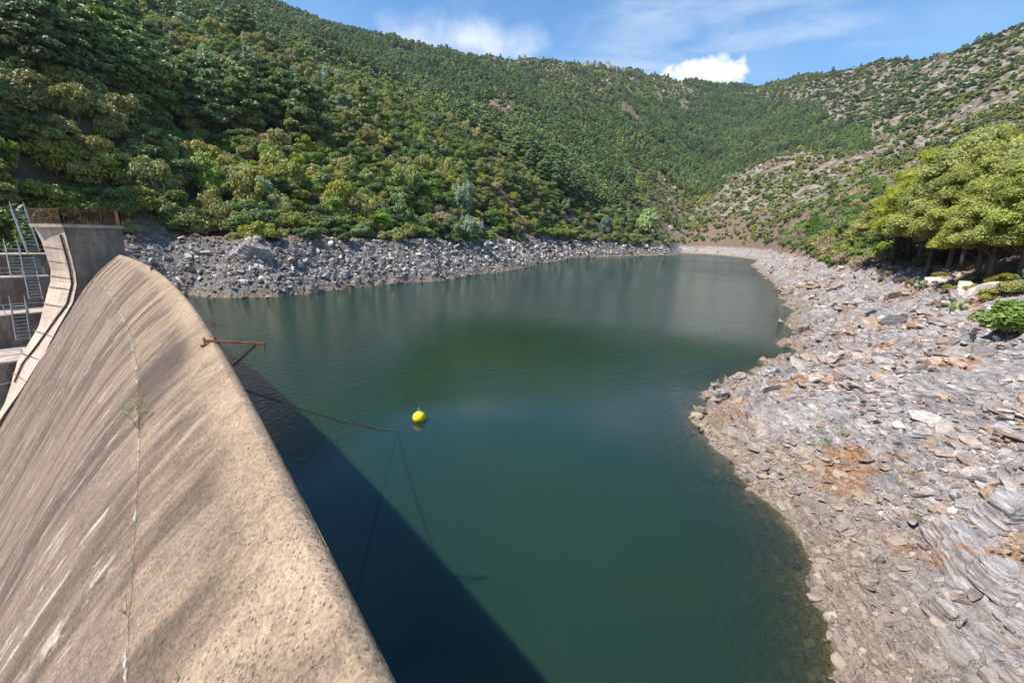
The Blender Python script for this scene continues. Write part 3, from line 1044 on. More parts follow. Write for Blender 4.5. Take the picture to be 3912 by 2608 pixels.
terrace('lowest concrete terrace of the far abutment, level with the foot of the bottom stairway', 4.0, 12.1, -2.3, -17, 5.6, 26)
terrace('middle concrete terrace of the far abutment, between the bottom and the long stairway', 12.0, 17.1, 1.1, -17, 4.6, 26)
terrace('upper concrete terrace of the far abutment, above a dark shaded wall', 17.0, 20.1, 4.6, -13, 4.3, 28)
terrace('small top terrace of the far abutment beside the tower wall', 20.0, 25, 7.0, -9, 3.6, 8.4)


def stairway(label, lb, lt, rb, rt, eb, et, mat, n):
    """stringers from photo points at the dam cross planes eb (foot) and et (head)"""
    P = []
    for (x, y), e in ((lb, eb), (lt, et), (rb, eb), (rt, et)):
        k, z = hit_a(x, y, DL + e)
        P.append(D3(DL + e, k, z))
    zb = min(P[0].z, P[2].z); zt = max(P[1].z, P[3].z)
    root = empty('steel_stairway', (P[0] + P[2]) / 2)
    tag(root, label, 'stairway')
    for p, q in ((P[0], P[1]), (P[2], P[3])):
        b = MB(); b.bar(p, q, 0.09, 0.26)
        sg = under(b.build('stringer', mat), root)
        h = MB(); up = Vector((0, 0, 0.9))
        h.bar(p + up, q + up, 0.05)
        under(h.build('handrail', M_GALV), root)
        for t in (0.02, 0.5, 0.98):
            s = MB(); c = p.lerp(q, t); s.bar(c, c + up, 0.045)
            under(s.build('rail_post', M_GALV), sg)
    for i in range(n):
        t = (i + 0.5) / n
        a, c = P[0].lerp(P[1], t), P[2].lerp(P[3], t)
        c.z = a.z = (a.z + c.z) / 2
        b = MB(); b.bar(a, c, 0.24, 0.05)
        under(b.build('tread', M_GALV), root)
    return root


stairway('blue-grey steel stairway leaning up behind the small top terrace', (64, 582), (25, 480), (91, 578), (57, 482), 20.6, 23.0, M_BLUE, 13)
stairway('short galvanised stairway above the upper terrace, at the left edge', (25, 634), (12, 567), (56, 634), (43, 569), 18.0, 19.9, M_GALV, 9)
stairway('long pale stairway from the middle terrace up past the upper one', (67, 686), (43, 570), (98, 686), (81, 609), 14.5, 16.9, M_GALV, 14)
stairway('bottom galvanised stairway between the lowest and the middle terrace', (38, 781), (25, 700), (71, 780), (60, 698), 11.0, 11.9, M_GALV, 10)


def terrace_rail(label, e, k0, k1, z):
    root = empty('terrace_handrail', D3(DL + e, k0, z))
    tag(root, label, 'handrail')
    for h in (0.5, 1.0):
        b = MB(); b.bar(D3(DL + e, k0, z + h), D3(DL + e, k1, z + h), 0.05)
        under(b.build('rail', M_GALV), root)
    n = max(2, int((k1 - k0) / 1.6))
    for i in range(n + 1):
        k = k0 + (k1 - k0) * i / n
        b = MB(); b.bar(D3(DL + e, k, z), D3(DL + e, k, z + 1.02), 0.055)
        under(b.build('post', M_GALV), root)


terrace_rail('two-bar handrail along the edge of the lowest terrace', 4.3, 7.8, 22, -2.14)
terrace_rail('two-bar handrail along the edge of the middle terrace', 12.3, 5.0, 20, 1.26)
terrace_rail('two-bar handrail along the edge of the upper terrace', 17.2, 4.6, 20, 4.76)
terrace_rail('two-bar handrail on the small top terrace', 20.2, 3.8, 8.0, 7.16)

# lower pipe across the dark wall
pp = MB()
pp.tube([D3(DL + 3.8, 7.9, -4.0), D3(DL + 3.8, 12, -4.4), D3(DL + 3.8, 18, -5.0)], 0.09, 8)
tag(pp.build('wall_pipe', M_GALV), 'thin pale pipe crossing the dark wall under the lowest terrace', 'pipe')


def build_steps():
    root = empty('concrete_steps', D3(DL + 14, 6, 10))
    tag(root, 'shaded flight of wide concrete steps climbing the hill behind the tower', 'steps')
    n = 22
    for i in range(n):
        t = i / (n - 1)
        pl = Vector(ground_at(60 - 36 * t, 480 - 88 * t)); pr = Vector(ground_at(122 - 74 * t, 480 - 88 * t))
        z = (pl.z + pr.z) / 2 + 0.22
        pl.z = pr.z = 0
        dv = (pl + pr).normalized() * 0.75
        b = MB()
        lo, hi_ = Vector((0, 0, z - 1.2)), Vector((0, 0, z))
        b.hexa([pl + lo, pr + lo, pr + dv + lo, pl + dv + lo, pl + hi_, pr + hi_, pr + dv + hi_, pl + dv + hi_])
        under(b.build('step', M_STEP), root)
    return root


build_steps()


# ------------------------------------------------------------------ davit bracket, chain, buoy, small irons on the crest
def crest_point(x, y):
    """dam surface under a photo point"""
    d = ray(x, y)
    t = np.geomspace(1.0, 120, 5000)
    P = d[None] * t[:, None]; P[:, 2] += 10
    a, k = dam_ak(P[:, 0], P[:, 1])
    i = int(np.argmax((P[:, 2] < ZC - dam_drop(k)) & (k > -DKU)))
    return float(a[i]), float(k[i])


def build_bracket():
    base = D3(9.7, -0.05, ZC)
    root = empty('davit_bracket', base)
    tag(root, 'rusty steel davit arm with a diagonal strut reaching over the water from the crest', 'bracket')
    heel = D3(9.85, 0.10, ZC + 0.03); tip = D3(9.15, -0.88, ZC - 0.04)
    m = MB(); m.bar(heel, tip, 0.05, 0.055)
    arm = under(m.build('arm', M_RUST), root)
    pl = MB(); pl.bar(D3(9.88, 0.14, ZC - 0.07), D3(9.7, -0.14, ZC - 0.02), 0.17, 0.05)
    bp = under(pl.build('base_plate', M_RUST), root)
    for s in (0.10, -0.08):
        b = MB(); c = D3(9.9 + s * 0.3, s, ZC - 0.12); b.tube([c, c + Vector((0, 0, 0.2))], 0.018, 6)
        under(b.build('anchor_bolt', M_RUSTD), bp)
    st = MB(); st.bar(D3(9.25, -0.74, ZC - 0.05), D3(9.45, -DKU, ZC - 0.62), 0.04, 0.045)
    under(st.build('strut', M_RUSTD), root)
    hk = MB()
    hk.tube([tip + Vector((0, 0, -0.02)), tip + Vector((0, 0, -0.12)), tip + Vector((-0.02, 0.0, -0.18))], 0.009, 6)
    under(hk.build('hook', M_RUSTD), arm)


build_bracket()


def build_chain():
    A = D3(9.3, -DKU - 0.02, 6.95)
    x, y = at_z(916, 989, 0.0)
    B = Vector((x, y, -0.05))
    root = empty('mooring_chain', A)
    tag(root, 'rusty chain slung from the dam face down to the water', 'chain')
    n = 150
    pts = []
    for i in range(n + 1):
        t = i / n
        p = A.lerp(B, t)
        p.z -= 0.22 * 4 * t * (1 - t)
        pts.append(p)
    # one link mesh shared by every link
    lk = MB()
    ring = []
    for j in range(12):
        an = 2 * math.pi * j / 12
        ring.append(Vector((0.086 * math.cos(an), 0.026 * math.sin(an), 0)))
    ring.append(ring[0].copy())
    lk.tube(ring, 0.008, 5, cap=False)
    proto = lk.build('link', M_RUSTD, smooth=True)
    for i in range(n):
        o = proto if i == 0 else proto.copy()
        if i:
            COL.objects.link(o)
        p, q = pts[i], pts[i + 1]
        d = (q - p)
        rot = d.to_track_quat('X', 'Z').to_matrix().to_4x4() @ Matrix.Rotation(math.pi / 2 * (i % 2) + 0.4, 4, 'X')
        s = d.length / 0.135
        o.parent = root
        o.matrix_parent_inverse = TI(root)
        o.matrix_basis = Matrix.Translation((p + q) / 2) @ rot @ Matrix.Diagonal((s, 1.05, 1.05, 1))
    return root


build_chain()


def mat_buoy():
    m, g = material('yellow_buoy_plastic')
    pos = g.n('ShaderNodeTexCoord').outputs['Object']
    n = g.noise(pos, 3.0, 5, 0.6)
    sep = g.n('ShaderNodeSeparateXYZ'); g.link(pos, sep.inputs[0])
    c = g.mix(g.ss(n, 0.35, 0.7), (0.80, 0.66, 0.012), (0.72, 0.56, 0.01))
    dirt = g.m('MULTIPLY', g.m('SUBTRACT', 1.0, g.ss(sep.outputs[2], -0.22, -0.05)), g.ss(n, 0.3, 0.6))
    c = g.mix(g.m('MULTIPLY', dirt, 0.8), c, (0.12, 0.10, 0.03))
    finish(g, c, 0.38, spec=0.4)
    return m


def build_buoy():
    x, y = at_z(963, 966, 0.0)
    root = empty('mooring_buoy', (x, y, 0))
    tag(root, 'round yellow plastic buoy floating beside the chain end', 'buoy')
    me = bpy.data.meshes.new('float')
    bm = bmesh.new()
    bmesh.ops.create_uvsphere(bm, u_segments=40, v_segments=24, radius=0.36)
    for v in bm.verts:
        if abs(v.co.z) < 0.03:
            v.co.x *= 1.02; v.co.y *= 1.02
        if v.co.z > 0.335:
            v.co.z += 0.012
    bm.to_mesh(me); bm.free()
    me.polygons.foreach_set('use_smooth', np.ones(len(me.polygons), bool))
    me.materials.append(mat_buoy())
    o = bpy.data.objects.new('float', me); COL.objects.link(o)
    o.location = (x, y, 0.2)
    under(o, root)
    c = Vector((x, y, 0.2 + 0.36))
    nk = MB(); nk.tube([c + Vector((0, 0, -0.03)), c + Vector((0, 0, 0.05))], 0.05, 10)
    nko = under(nk.build('neck', M_GALV), root)
    rg = MB()
    pts = [c + Vector((0.055 * math.cos(t), 0, 0.11 + 0.07 * math.sin(t))) for t in np.linspace(0, 2 * math.pi, 15)]
    rg.tube(pts, 0.013, 6, cap=False)
    under(rg.build('lifting_ring', M_GALV, smooth=True), nko)


build_buoy()


def crest_iron(label, x, y, s):
    a, k = crest_point(x, y)
    p = D3(a, k, ZC - float(dam_drop(k)))
    root = empty('crest_iron', p)
    tag(root, label, 'bracket')
    b = MB(); b.bar(p + Vector((0, 0, -0.03)), p + Vector((0, 0, 0.10 * s)), 0.05 * s)
    under(b.build('stub', M_RUST), root)
    b = MB(); q = p + Vector((0, 0, 0.08 * s)); b.bar(q, D3(a, k - 0.24 * s, q.z + 0.01), 0.05 * s, 0.035 * s)
    under(b.build('flat_bar', M_RUST), root)


crest_iron('small rusty iron stub on the crest, second from the tower', 411, 665, 1.5)
crest_iron('small rusty iron stub on the crest, nearest the tower', 349, 621, 1.9)
crest_iron('short dark iron peg on the crest edge below the davit bracket', 552, 857, 0.9)


# ------------------------------------------------------------------ foliage
def mat_leaf(name, dark, light, trans=0.22, hue=0.02, even=False):
    dark = tuple(2.1 * q for q in dark); light = tuple(2.6 * q for q in light)
    m, g = material(name)
    tint = g.attr('tint')
    rnd = g.n('ShaderNodeObjectInfo').outputs['Random']
    c = g.mix(tint, dark, light)
    hs = g.n('ShaderNodeHueSaturation')
    g.put(hs.inputs['Hue'], g.m('ADD', 0.5 - hue, g.m('MULTIPLY', rnd, 2 * hue)))
    g.put(hs.inputs['Value'], g.m('ADD', 0.78, g.m('MULTIPLY', g.m('FRACT', g.m('MULTIPLY', rnd, 7.31)), 0.5)))
    g.put(hs.inputs['Saturation'], g.m('ADD', 0.8, g.m('MULTIPLY', g.m('FRACT', g.m('MULTIPLY', rnd, 13.7)), 0.35)))
    loc = g.n('ShaderNodeObjectInfo').outputs['Location']
    pat = g.ss(g.noise(loc, 0.022, 4, 0.6), 0.3, 0.7)
    c = g.mix(1.0, c, g.mix(pat, (0.72, 0.74, 0.78), (1.25, 1.2, 1.0)), 'MULTIPLY')
    if even:
        hs.inputs['Value'].links and g.t.links.remove(hs.inputs['Value'].links[0])
        hs.inputs['Value'].default_value = 1.1
        c = g.mix(tint, dark, light)
    g.link(c, hs.inputs['Color'])
    b = g.n('ShaderNodeBsdfPrincipled')
    g.link(hs.outputs[0], b.inputs['Base Color'])
    b.inputs['Roughness'].default_value = 0.5
    b.inputs['Specular IOR Level'].default_value = 0.35
    t = g.n('ShaderNodeBsdfTranslucent')
    g.link(hs.outputs[0], t.inputs['Color'])
    mx = g.n('ShaderNodeMixShader')
    mx.inputs[0].default_value = trans
    g.link(b.outputs[0], mx.inputs[1]); g.link(t.outputs[0], mx.inputs[2])
    g.link(mx.outputs[0], g.out.inputs['Surface'])
    return m


def mat_bark(name, a, b):
    m, g = material(name)
    pos = g.n('ShaderNodeTexCoord').outputs['Object']
    n = g.noise(g.scalev(pos, (1, 1, 0.3)), 9.0, 6, 0.7)
    finish(g, g.mix(g.ss(n, 0.35, 0.65), a, b), 0.9, g.bump(n, 0.8, 0.04), spec=0.1)
    return m


M_BARK = mat_bark('pine_bark', (0.07, 0.05, 0.04), (0.20, 0.155, 0.13))
M_TWIG = mat_bark('grey_shrub_wood', (0.10, 0.08, 0.065), (0.22, 0.19, 0.165))
LEAF = {
    'dark': mat_leaf('dark_evergreen_leaf', (0.030, 0.046, 0.012), (0.080, 0.112, 0.030)),
    'green': mat_leaf('green_leaf', (0.044, 0.066, 0.013), (0.118, 0.160, 0.032)),
    'olive': mat_leaf('olive_leaf', (0.065, 0.070, 0.018), (0.165, 0.165, 0.042)),
    'silver': mat_leaf('silver_green_leaf', (0.062, 0.085, 0.050), (0.165, 0.21, 0.125)),
    'dry': mat_leaf('dry_brown_leaf', (0.085, 0.066, 0.040), (0.215, 0.175, 0.112)),
    'yellow': mat_leaf('yellow_green_leaf', (0.065, 0.070, 0.014), (0.17, 0.17, 0.036)),
    'bright': mat_leaf('fresh_green_leaf', (0.075, 0.135, 0.022), (0.20, 0.33, 0.06), 0.35),
    'pine': mat_leaf('pine_needle', (0.034, 0.054, 0.018), (0.100, 0.134, 0.042)),
    'sunpine': mat_leaf('yellow_green_pine_needle', (0.062, 0.074, 0.014), (0.205, 0.222, 0.046), 0.42, 0.012, True),
    'orange': mat_leaf('orange_autumn_leaf', (0.13, 0.06, 0.01), (0.27, 0.14, 0.02)),
}

ICO_V, ICO_F = None, None


def ico():
    global ICO_V, ICO_F
    if ICO_V is None:
        bm = bmesh.new(); bmesh.ops.create_icosphere(bm, subdivisions=1, radius=1.0)
        bm.verts.ensure_lookup_table()
        ICO_V = np.array([v.co[:] for v in bm.verts]); ICO_F = np.array([[v.index for v in f.verts] for f in bm.faces])
        bm.free()
    return ICO_V, ICO_F


def leaf_cloud(seed, lobes, n, size, up=0.25, aspect=0.55, core=0.62, inner=0.72, spread=0.75):
    """diamond leaves over a set of lobes, plus small closed cores; returns triangles and a per-vertex tint"""
    rg = np.random.default_rng(seed)
    L = np.array(lobes, float)
    w = (L[:, 3] * L[:, 4] + L[:, 3] * L[:, 5]); w /= w.sum()
    li = rg.choice(len(L), n, p=w)
    d = rg.normal(size=(n, 3)); d /= np.linalg.norm(d, axis=1)[:, None]
    d[:, 2] = np.where(d[:, 2] < -0.35, -d[:, 2] * 0.7, d[:, 2])
    rad = inner + (1.08 - inner) * rg.random(n) ** 0.7
    rad *= 1 + 0.16 * np.sin(d[:, 0] * 7 + li) * np.sin(d[:, 1] * 6 + 2 * li) * np.cos(d[:, 2] * 5)
    P = L[li, :3] + d * L[li, 3:6] * rad[:, None]
    nn = d + rg.normal(size=(n, 3)) * spread; nn[:, 2] += up
    nn /= np.linalg.norm(nn, axis=1)[:, None]
    t = np.cross(nn, rg.normal(size=(n, 3))); t /= np.linalg.norm(t, axis=1)[:, None]
    b = np.cross(nn, t)
    sz = size * (0.6 + 0.8 * rg.random(n))[:, None]
    V = np.stack([P - t * sz, P + b * sz * aspect + nn * sz * 0.12, P + t * sz, P - b * sz * aspect + nn * sz * 0.12], 1).reshape(-1, 3)
    q = np.arange(n)[:, None] * 4
    F = np.concatenate([q + [0, 1, 2], q + [0, 2, 3]])
    lt = rg.random(len(L))
    tint = np.clip(0.18 + 0.35 * lt[li] + 0.45 * rg.random(n), 0, 1)
    T = np.repeat(tint, 4)
    if core > 0:
        iv, if_ = ico()
        for l in L:
            o = len(V)
            V = np.concatenate([V, l[:3] + iv * l[3:6] * core * (0.85 + 0.3 * rg.random((len(iv), 1)))])
            F = np.concatenate([F, if_ + o])
            T = np.concatenate([T, np.full(len(iv), 0.2)])
    return V, F, T


def foliage_mesh(name, V, F, T, mat):
    me = bpy.data.meshes.new(name)
    me.vertices.add(len(V)); me.vertices.foreach_set('co', V.ravel())
    me.loops.add(len(F) * 3); me.loops.foreach_set('vertex_index', F.ravel().astype(np.int32))
    me.polygons.add(len(F)); me.polygons.foreach_set('loop_start', np.arange(0, len(F) * 3, 3, dtype=np.int32))
    me.update(calc_edges=True)
    at = me.attributes.new('tint', 'FLOAT', 'POINT')
    at.data.foreach_set('value', T.astype(np.float32))
    me.materials.append(mat)
    return me


def shrub_lobes(rg, n=8, flat=1.0):
    out = [(0, 0, 0.45 * flat, 0.66, 0.66, 0.55 * flat)]
    for i in range(n):
        an = 2 * math.pi * (i + rg.random() * 0.7) / n
        rr = 0.42 + 0.3 * rg.random()
        zz = (0.22 + 0.85 * rg.random() ** 1.3) * flat
        s = 0.20 + 0.28 * rg.random()
        out.append((rr * math.cos(an), rr * math.sin(an), zz, s, s, s * 0.8))
    for i in range(3):
        out.append((0.35 * (rg.random() - 0.5), 0.35 * (rg.random() - 0.5), (0.75 + 0.3 * rg.random()) * flat, 0.32, 0.32, 0.26))
    return out


def pine_lobes(rg, bare=0.3, wide=0.2, n=16):
    out = []
    for i in range(n):
        t = i / (n - 1)
        z = bare + (0.95 - bare) * t
        rr = wide * (1.0 - 0.75 * t ** 1.6) * (0.5 + 0.6 * rg.random()) * (0.6 + 0.4 * min(1, t * 4))
        an = i * 2.4 + rg.random()
        s = wide * (0.52 - 0.2 * t) * (0.8 + 0.4 * rg.random())
        out.append((rr * math.cos(an), rr * math.sin(an), z, s, s, s * 0.62))
    out.append((0, 0, 0.94, wide * 0.3, wide * 0.3, 0.06))
    return out


def dome_lobes(rg, bare=0.28, wide=0.33, n=26):
    """broad round-headed pine: clusters over a dome on spreading limbs"""
    out = []
    for i in range(n):
        t = (i + 0.5) / n
        el = math.asin(t * 1.15 - 0.15) if t * 1.15 - 0.15 < 1 else math.pi / 2
        an = i * 2.39996 + 0.4 * rg.random()
        rr = wide * math.cos(el) * (0.72 + 0.32 * rg.random())
        z = bare + 0.16 + (0.95 - bare - 0.16) * max(0, math.sin(el)) * (0.86 + 0.14 * rg.random()) - 0.06 * rg.random()
        s = wide * (0.27 + 0.13 * rg.random())
        out.append((rr * math.cos(an), rr * math.sin(an), z, s, s, s * 0.72))
    for i in range(8):
        an = rg.random() * 6.28; rr = wide * 0.45 * rg.random()
        s = wide * 0.34
        out.append((rr * math.cos(an), rr * math.sin(an), bare + 0.25 + 0.42 * rg.random(), s, s, s * 0.6))
    return out


def tree_wood(seed, height, r0, lobes, bend=0.04, limbs=9):
    rg = random.Random(seed)
    m = MB()
    pts, rs = [], []
    bx, by = (rg.random() - 0.5) * bend * 2, (rg.random() - 0.5) * bend * 2
    for i in range(8):
        t = i / 7
        pts.append(Vector((bx * math.sin(t * 2.4) * height, by * math.sin(t * 1.9) * height, t * height * 0.93)))
        rs.append(r0 * (1.25 if i == 0 else 1.0) * (1 - 0.86 * t) + 0.002)
    m.tube(pts, rs, 7)
    for l in lobes[:limbs * 2:2]:
        e = Vector(l[:3])
        t = max(0.15, min(0.85, (e.z / height) - 0.10 - 0.08 * rg.random()))
        i = int(t * 7)
        s = pts[i].lerp(pts[min(i + 1, 7)], t * 7 - i)
        mid = s.lerp(e, 0.5) + Vector((0, 0, 0.02 * height))
        m.tube([s, mid, e], [r0 * 0.38 * (1 - t * 0.6), r0 * 0.24, r0 * 0.08], 5, cap=False)
    return m


def make_variants(kind, cls, count, seed, n, size, **kw):
    """(crown mesh, wood mesh) pairs of unit size"""
    out = []
    for i in range(count):
        rg = np.random.default_rng(seed + i)
        if kind == 'shrub':
            lb = shrub_lobes(rg, 7 + i % 3, kw.get('flat', 1.0))
            wood = MB()
            for j in range(4):
                an = j * 1.7 + i
                wood.tube([Vector((0.05 * math.cos(an), 0.05 * math.sin(an), -0.25)), Vector((0.16 * math.cos(an), 0.16 * math.sin(an), 0.18)),
                           Vector((0.4 * math.cos(an), 0.4 * math.sin(an), 0.55))], [0.05, 0.04, 0.015], 5)
        elif kind == 'pine':
            lb = pine_lobes(rg, kw.get('bare', 0.3), kw.get('wide', 0.2))
            wood = tree_wood(seed + i, 1.0, kw.get('r0', 0.016), lb)
        else:
            lb = dome_lobes(rg, kw.get('bare', 0.28), kw.get('wide', 0.33), kw.get('lobes', 26))
            wood = tree_wood(seed + i, 1.0, kw.get('r0', 0.018), lb, 0.06, 14)
        V, F, T = leaf_cloud(seed + i, lb, n, size, up=kw.get('up', 0.45), aspect=kw.get('aspect', 0.55), core=kw.get('core', 0.62), inner=kw.get('inner', 0.72), spread=kw.get('spread', 0.75))
        cm = foliage_mesh('crown', V, F, T, LEAF[cls])
        wm = bpy.data.meshes.new('trunk')
        wm.from_pydata([tuple(q) for q in wood.v], [], wood.f)
        wm.materials.append(M_TWIG if kind == 'shrub' else M_BARK)
        wm.polygons.foreach_set('use_smooth', np.ones(len(wm.polygons), bool))
        wm.update()
        out.append((cm, wm))
    return out


def plant(name, pair, loc, scale, rz, label, cat, group=None, tilt=(0, 0)):
    root = empty(name, loc)
    root.rotation_euler = (tilt[0], tilt[1], rz)
    root.scale = scale if isinstance(scale, tuple) else (scale,) * 3
    tag(root, label, cat, group)
    for nm, me in (('crown', pair[0]), ('trunk', pair[1])):
        o = bpy.data.objects.new(nm, me)
        COL.objects.link(o)
        o.parent = root
    return root


# ------------------------------------------------------------------ scattering of what nobody can count
def scatter(name, P, rot, scl, idx, sources, kind='stuff', parent=None, label=None, cat=None):
    me = bpy.data.meshes.new(name)
    n = len(P)
    me.vertices.add(n); me.vertices.foreach_set('co', np.asarray(P, np.float32).ravel())
    for nm, ty, key, arr in (('rot', 'FLOAT_VECTOR', 'vector', rot), ('scl', 'FLOAT_VECTOR', 'vector', scl)):
        at = me.attributes.new(nm, ty, 'POINT'); at.data.foreach_set(key, np.asarray(arr, np.float32).ravel())
    at = me.attributes.new('idx', 'INT', 'POINT'); at.data.foreach_set('value', np.asarray(idx, np.int32))
    o = bpy.data.objects.new(name, me)
    COL.objects.link(o)
    ng = bpy.data.node_groups.new('scatter_' + name, 'GeometryNodeTree')
    ng.interface.new_socket('Geometry', in_out='INPUT', socket_type='NodeSocketGeometry')
    ng.interface.new_socket('Geometry', in_out='OUTPUT', socket_type='NodeSocketGeometry')
    gi = ng.nodes.new('NodeGroupInput'); go = ng.nodes.new('NodeGroupOutput')
    join = ng.nodes.new('GeometryNodeJoinGeometry')
    for s in reversed(sources):
        oi = ng.nodes.new('GeometryNodeObjectInfo')
        oi.inputs['Object'].default_value = s
        oi.inputs['As Instance'].default_value = True
        ng.links.new(oi.outputs['Geometry'], join.inputs[0])
    iop = ng.nodes.new('GeometryNodeInstanceOnPoints')
    ng.links.new(gi.outputs[0], iop.inputs['Points'])
    ng.links.new(join.outputs[0], iop.inputs['Instance'])
    iop.inputs['Pick Instance'].default_value = True

    def na(nm, ty):
        q = ng.nodes.new('GeometryNodeInputNamedAttribute'); q.data_type = ty; q.inputs['Name'].default_value = nm
        return q.outputs[0]
    ng.links.new(na('idx', 'INT'), iop.inputs['Instance Index'])
    er = ng.nodes.new('FunctionNodeEulerToRotation')
    ng.links.new(na('rot', 'FLOAT_VECTOR'), er.inputs[0])
    ng.links.new(er.outputs[0], iop.inputs['Rotation'])
    ng.links.new(na('scl', 'FLOAT_VECTOR'), iop.inputs['Scale'])
    ng.links.new(iop.outputs[0], go.inputs[0])
    md = o.modifiers.new('scatter', 'NODES'); md.node_group = ng
    tag(o, label, cat, kind=kind)
    if parent:
        o.parent = parent
    return o


RNG = np.random.default_rng(7)
VAR = {
    'dark': make_variants('shrub', 'dark', 4, 100, 3400, 0.07),
    'green': make_variants('shrub', 'green', 4, 110, 3400, 0.07),
    'olive': make_variants('shrub', 'olive', 3, 120, 3200, 0.068, flat=0.85),
    'silver': make_variants('shrub', 'silver', 3, 130, 3200, 0.065),
    'dry': make_variants('shrub', 'dry', 3, 140, 2400, 0.062, flat=0.8, core=0.45, inner=0.5),
    'yellow': make_variants('shrub', 'yellow', 2, 150, 3200, 0.068, flat=0.9),
    'pine': make_variants('pine', 'pine', 5, 160, 3000, 0.027, bare=0.24, wide=0.27, up=0.4),
    'paleconifer': make_variants('pine', 'olive', 2, 170, 3000, 0.03, bare=0.1, wide=0.25, up=0.5),
}
FARV = {
    'farpine': make_variants('pine', 'pine', 3, 200, 260, 0.08, bare=0.16, wide=0.30, up=0.5, core=0.75),
    'faroak': make_variants('shrub', 'dark', 3, 210, 150, 0.30, core=0.75),
    'farolive': make_variants('shrub', 'olive', 3, 220, 150, 0.28, flat=0.8, core=0.7),
    'fargreen': make_variants('shrub', 'green', 3, 230, 150, 0.30, core=0.75),
}

# candidate spots, ring by ring; spacing grows with distance
cand = []
r = 38.0
while r < 1420:
    sp = 2.3 if r < 190 else (2.7 if r < 320 else (3.4 if r < 600 else 4.7))
    n = int(R(108) * r / sp)
    th = R(-54) + R(108) * (np.arange(n) + RNG.random(n)) / n
    rr = r + sp * (RNG.random(n) - 0.5) * 1.1
    cand.append(np.stack([rr * np.sin(th), rr * np.cos(th)], 1))
    r += sp
cand = np.concatenate(cand)
cx, cy = cand[:, 0], cand[:, 1]
cr = np.hypot(cx, cy); ct = np.degrees(np.arctan2(cx, cy))
cz = H(cx, cy)
cd = lake_sd(cx, cy)
ca, ck_ = dam_ak(cx, cy)
csr = side_right(cx, cy)
# what the place can see of itself from the dam
gt = np.radians(np.linspace(-56, 56, 281)); gr = np.geomspace(36, 1500, 320)
GT, GR = np.meshgrid(gt, gr, indexing='ij')
GE = (H(GR * np.sin(GT), GR * np.cos(GT)) - 10) / GR
GM = np.maximum.accumulate(GE, 1)
ix = np.clip(np.searchsorted(gt, np.radians(ct)), 0, 280); iy = np.clip(np.searchsorted(gr, cr) - 2, 0, 319)
vis = (cz + 9 - 10) / cr > GM[ix, iy] - 0.004
n1 = fbm(cx / 35, cy / 35, 301, 4); n2 = fbm(cx / 14, cy / 14, 311, 3); n3 = fbm(cx / 120, cy / 120, 321, 3)
u = RNG.random(len(cx))
land = (((csr < 0.5) & (cd > 11.8 - 3.5 * sstep(cr, 200, 330))) | ((csr >= 0.5) & (cd > 22 - 12 * sstep(cr, 50, 130))))
land &= ~((ck_ > -3) & (ca < DL + 10)) & ~((ck_ > 1.5) & (ca < DL + 26) & (ck_ < 60))
land &= ~((ct < -40.5) & (ct > -47.5) & (cr < 93))
e_ = 1.5
slope = np.hypot(H(cx + e_, cy) - H(cx - e_, cy), H(cx, cy + e_) - H(cx, cy - e_)) / (2 * e_)
dens = np.where(ct < 20, 0.93, 0.5 + 0.55 * n1)
dens = np.where((ct >= 17) & (cr < 600), 0.62 + 1.0 * n1, dens)
dens = np.where((cr >= 640) & (ct < 33), 0.93 + 0.25 * n1, dens)
dens = np.where((cr >= 640) & (ct >= 30), 1.05 - 0.012 * (ct - 30) + 0.9 * n1 - 0.2 * sstep(cz, 150, 300), dens)
dens = np.where((cr >= 600) & (ct > 21) & (ct < 38.5) & (cz < 330 - 17 * (ct - 26) + 40 * n1), 0.97, dens)
dens = np.where((cr >= 900) & (cz > 270) & (ct > -12) & (ct < 22), 0.60 + 0.5 * n1, dens)
dens = np.where((ct > 24) & (cr < 110), 0.42, dens)
dens *= 1 - 0.75 * sstep(n2 - 0.3 * n1, 0.30, 0.48) * (cr < 600)
dens = dens * np.where((cr < 330) & (ct < 17), np.clip(0.52 * np.sqrt(1 + slope ** 2), 0, 1), 1.0)
dens = np.where((ct > 12) & (ct < 30) & (cr > 200) & (cr < 620), np.maximum(dens, 0.5 + 0.3 * n2), dens)
# the pale scree chute on the far slope
scx, scy, _ = ground_at(1445, 255)
chute = np.hypot((cx - scx) / 13, (cy - scy) / 60) < 1
ok = land & vis & (u < dens) & ~chute
cx, cy, cz, cr, ct, n1, n2, n3, csr, cd = [q[ok] for q in (cx, cy, cz, cr, ct, n1, n2, n3, csr, cd)]
N = len(cx)
u = RNG.random(N)
cls = np.empty(N, object)
nearleft = (cr < 640) & (ct < 17)
mixv = n2 * 0.8 + (u - 0.5) * 1.1
cls[:] = 'green'
cls[mixv < -0.05] = 'dark'
cls[mixv > 0.22] = 'olive'
cls[mixv > 0.70] = 'silver'
cls[(RNG.random(N) < 0.055) & nearleft] = 'yellow'
cls[(RNG.random(N) < 0.045)] = 'dry'
warm = sstep(-ct, 16, 34) * (1 - sstep(cr, 100, 150))
cls[(RNG.random(N) < 0.45 * warm)] = 'olive'
cls[(RNG.random(N) < 0.16 * warm)] = 'yellow'
rightspur = (ct >= 17) & (cr < 600)
cls[rightspur & (RNG.random(N) < 0.3)] = 'olive'
cls[rightspur & (RNG.random(N) < 0.3)] = 'dark'
cls[rightspur & (RNG.random(N) < 0.28)] = 'dry'
pinezone = (ct < 14) & (cz > 34) & (n3 + 0.5 * n1 + 0.22 * sstep(-ct, 14, 30) * sstep(cz, 40, 70) > 0.06)
cls[pinezone & (RNG.random(N) < 0.62) & (cr < 640)] = 'pine'
fp = 0.10 + 0.75 * sstep(n3 + 0.4 * n1, -0.12, 0.22)
fp = np.where((ct > 17) & (ct < 36) & (cz < 215), 0.93, fp)
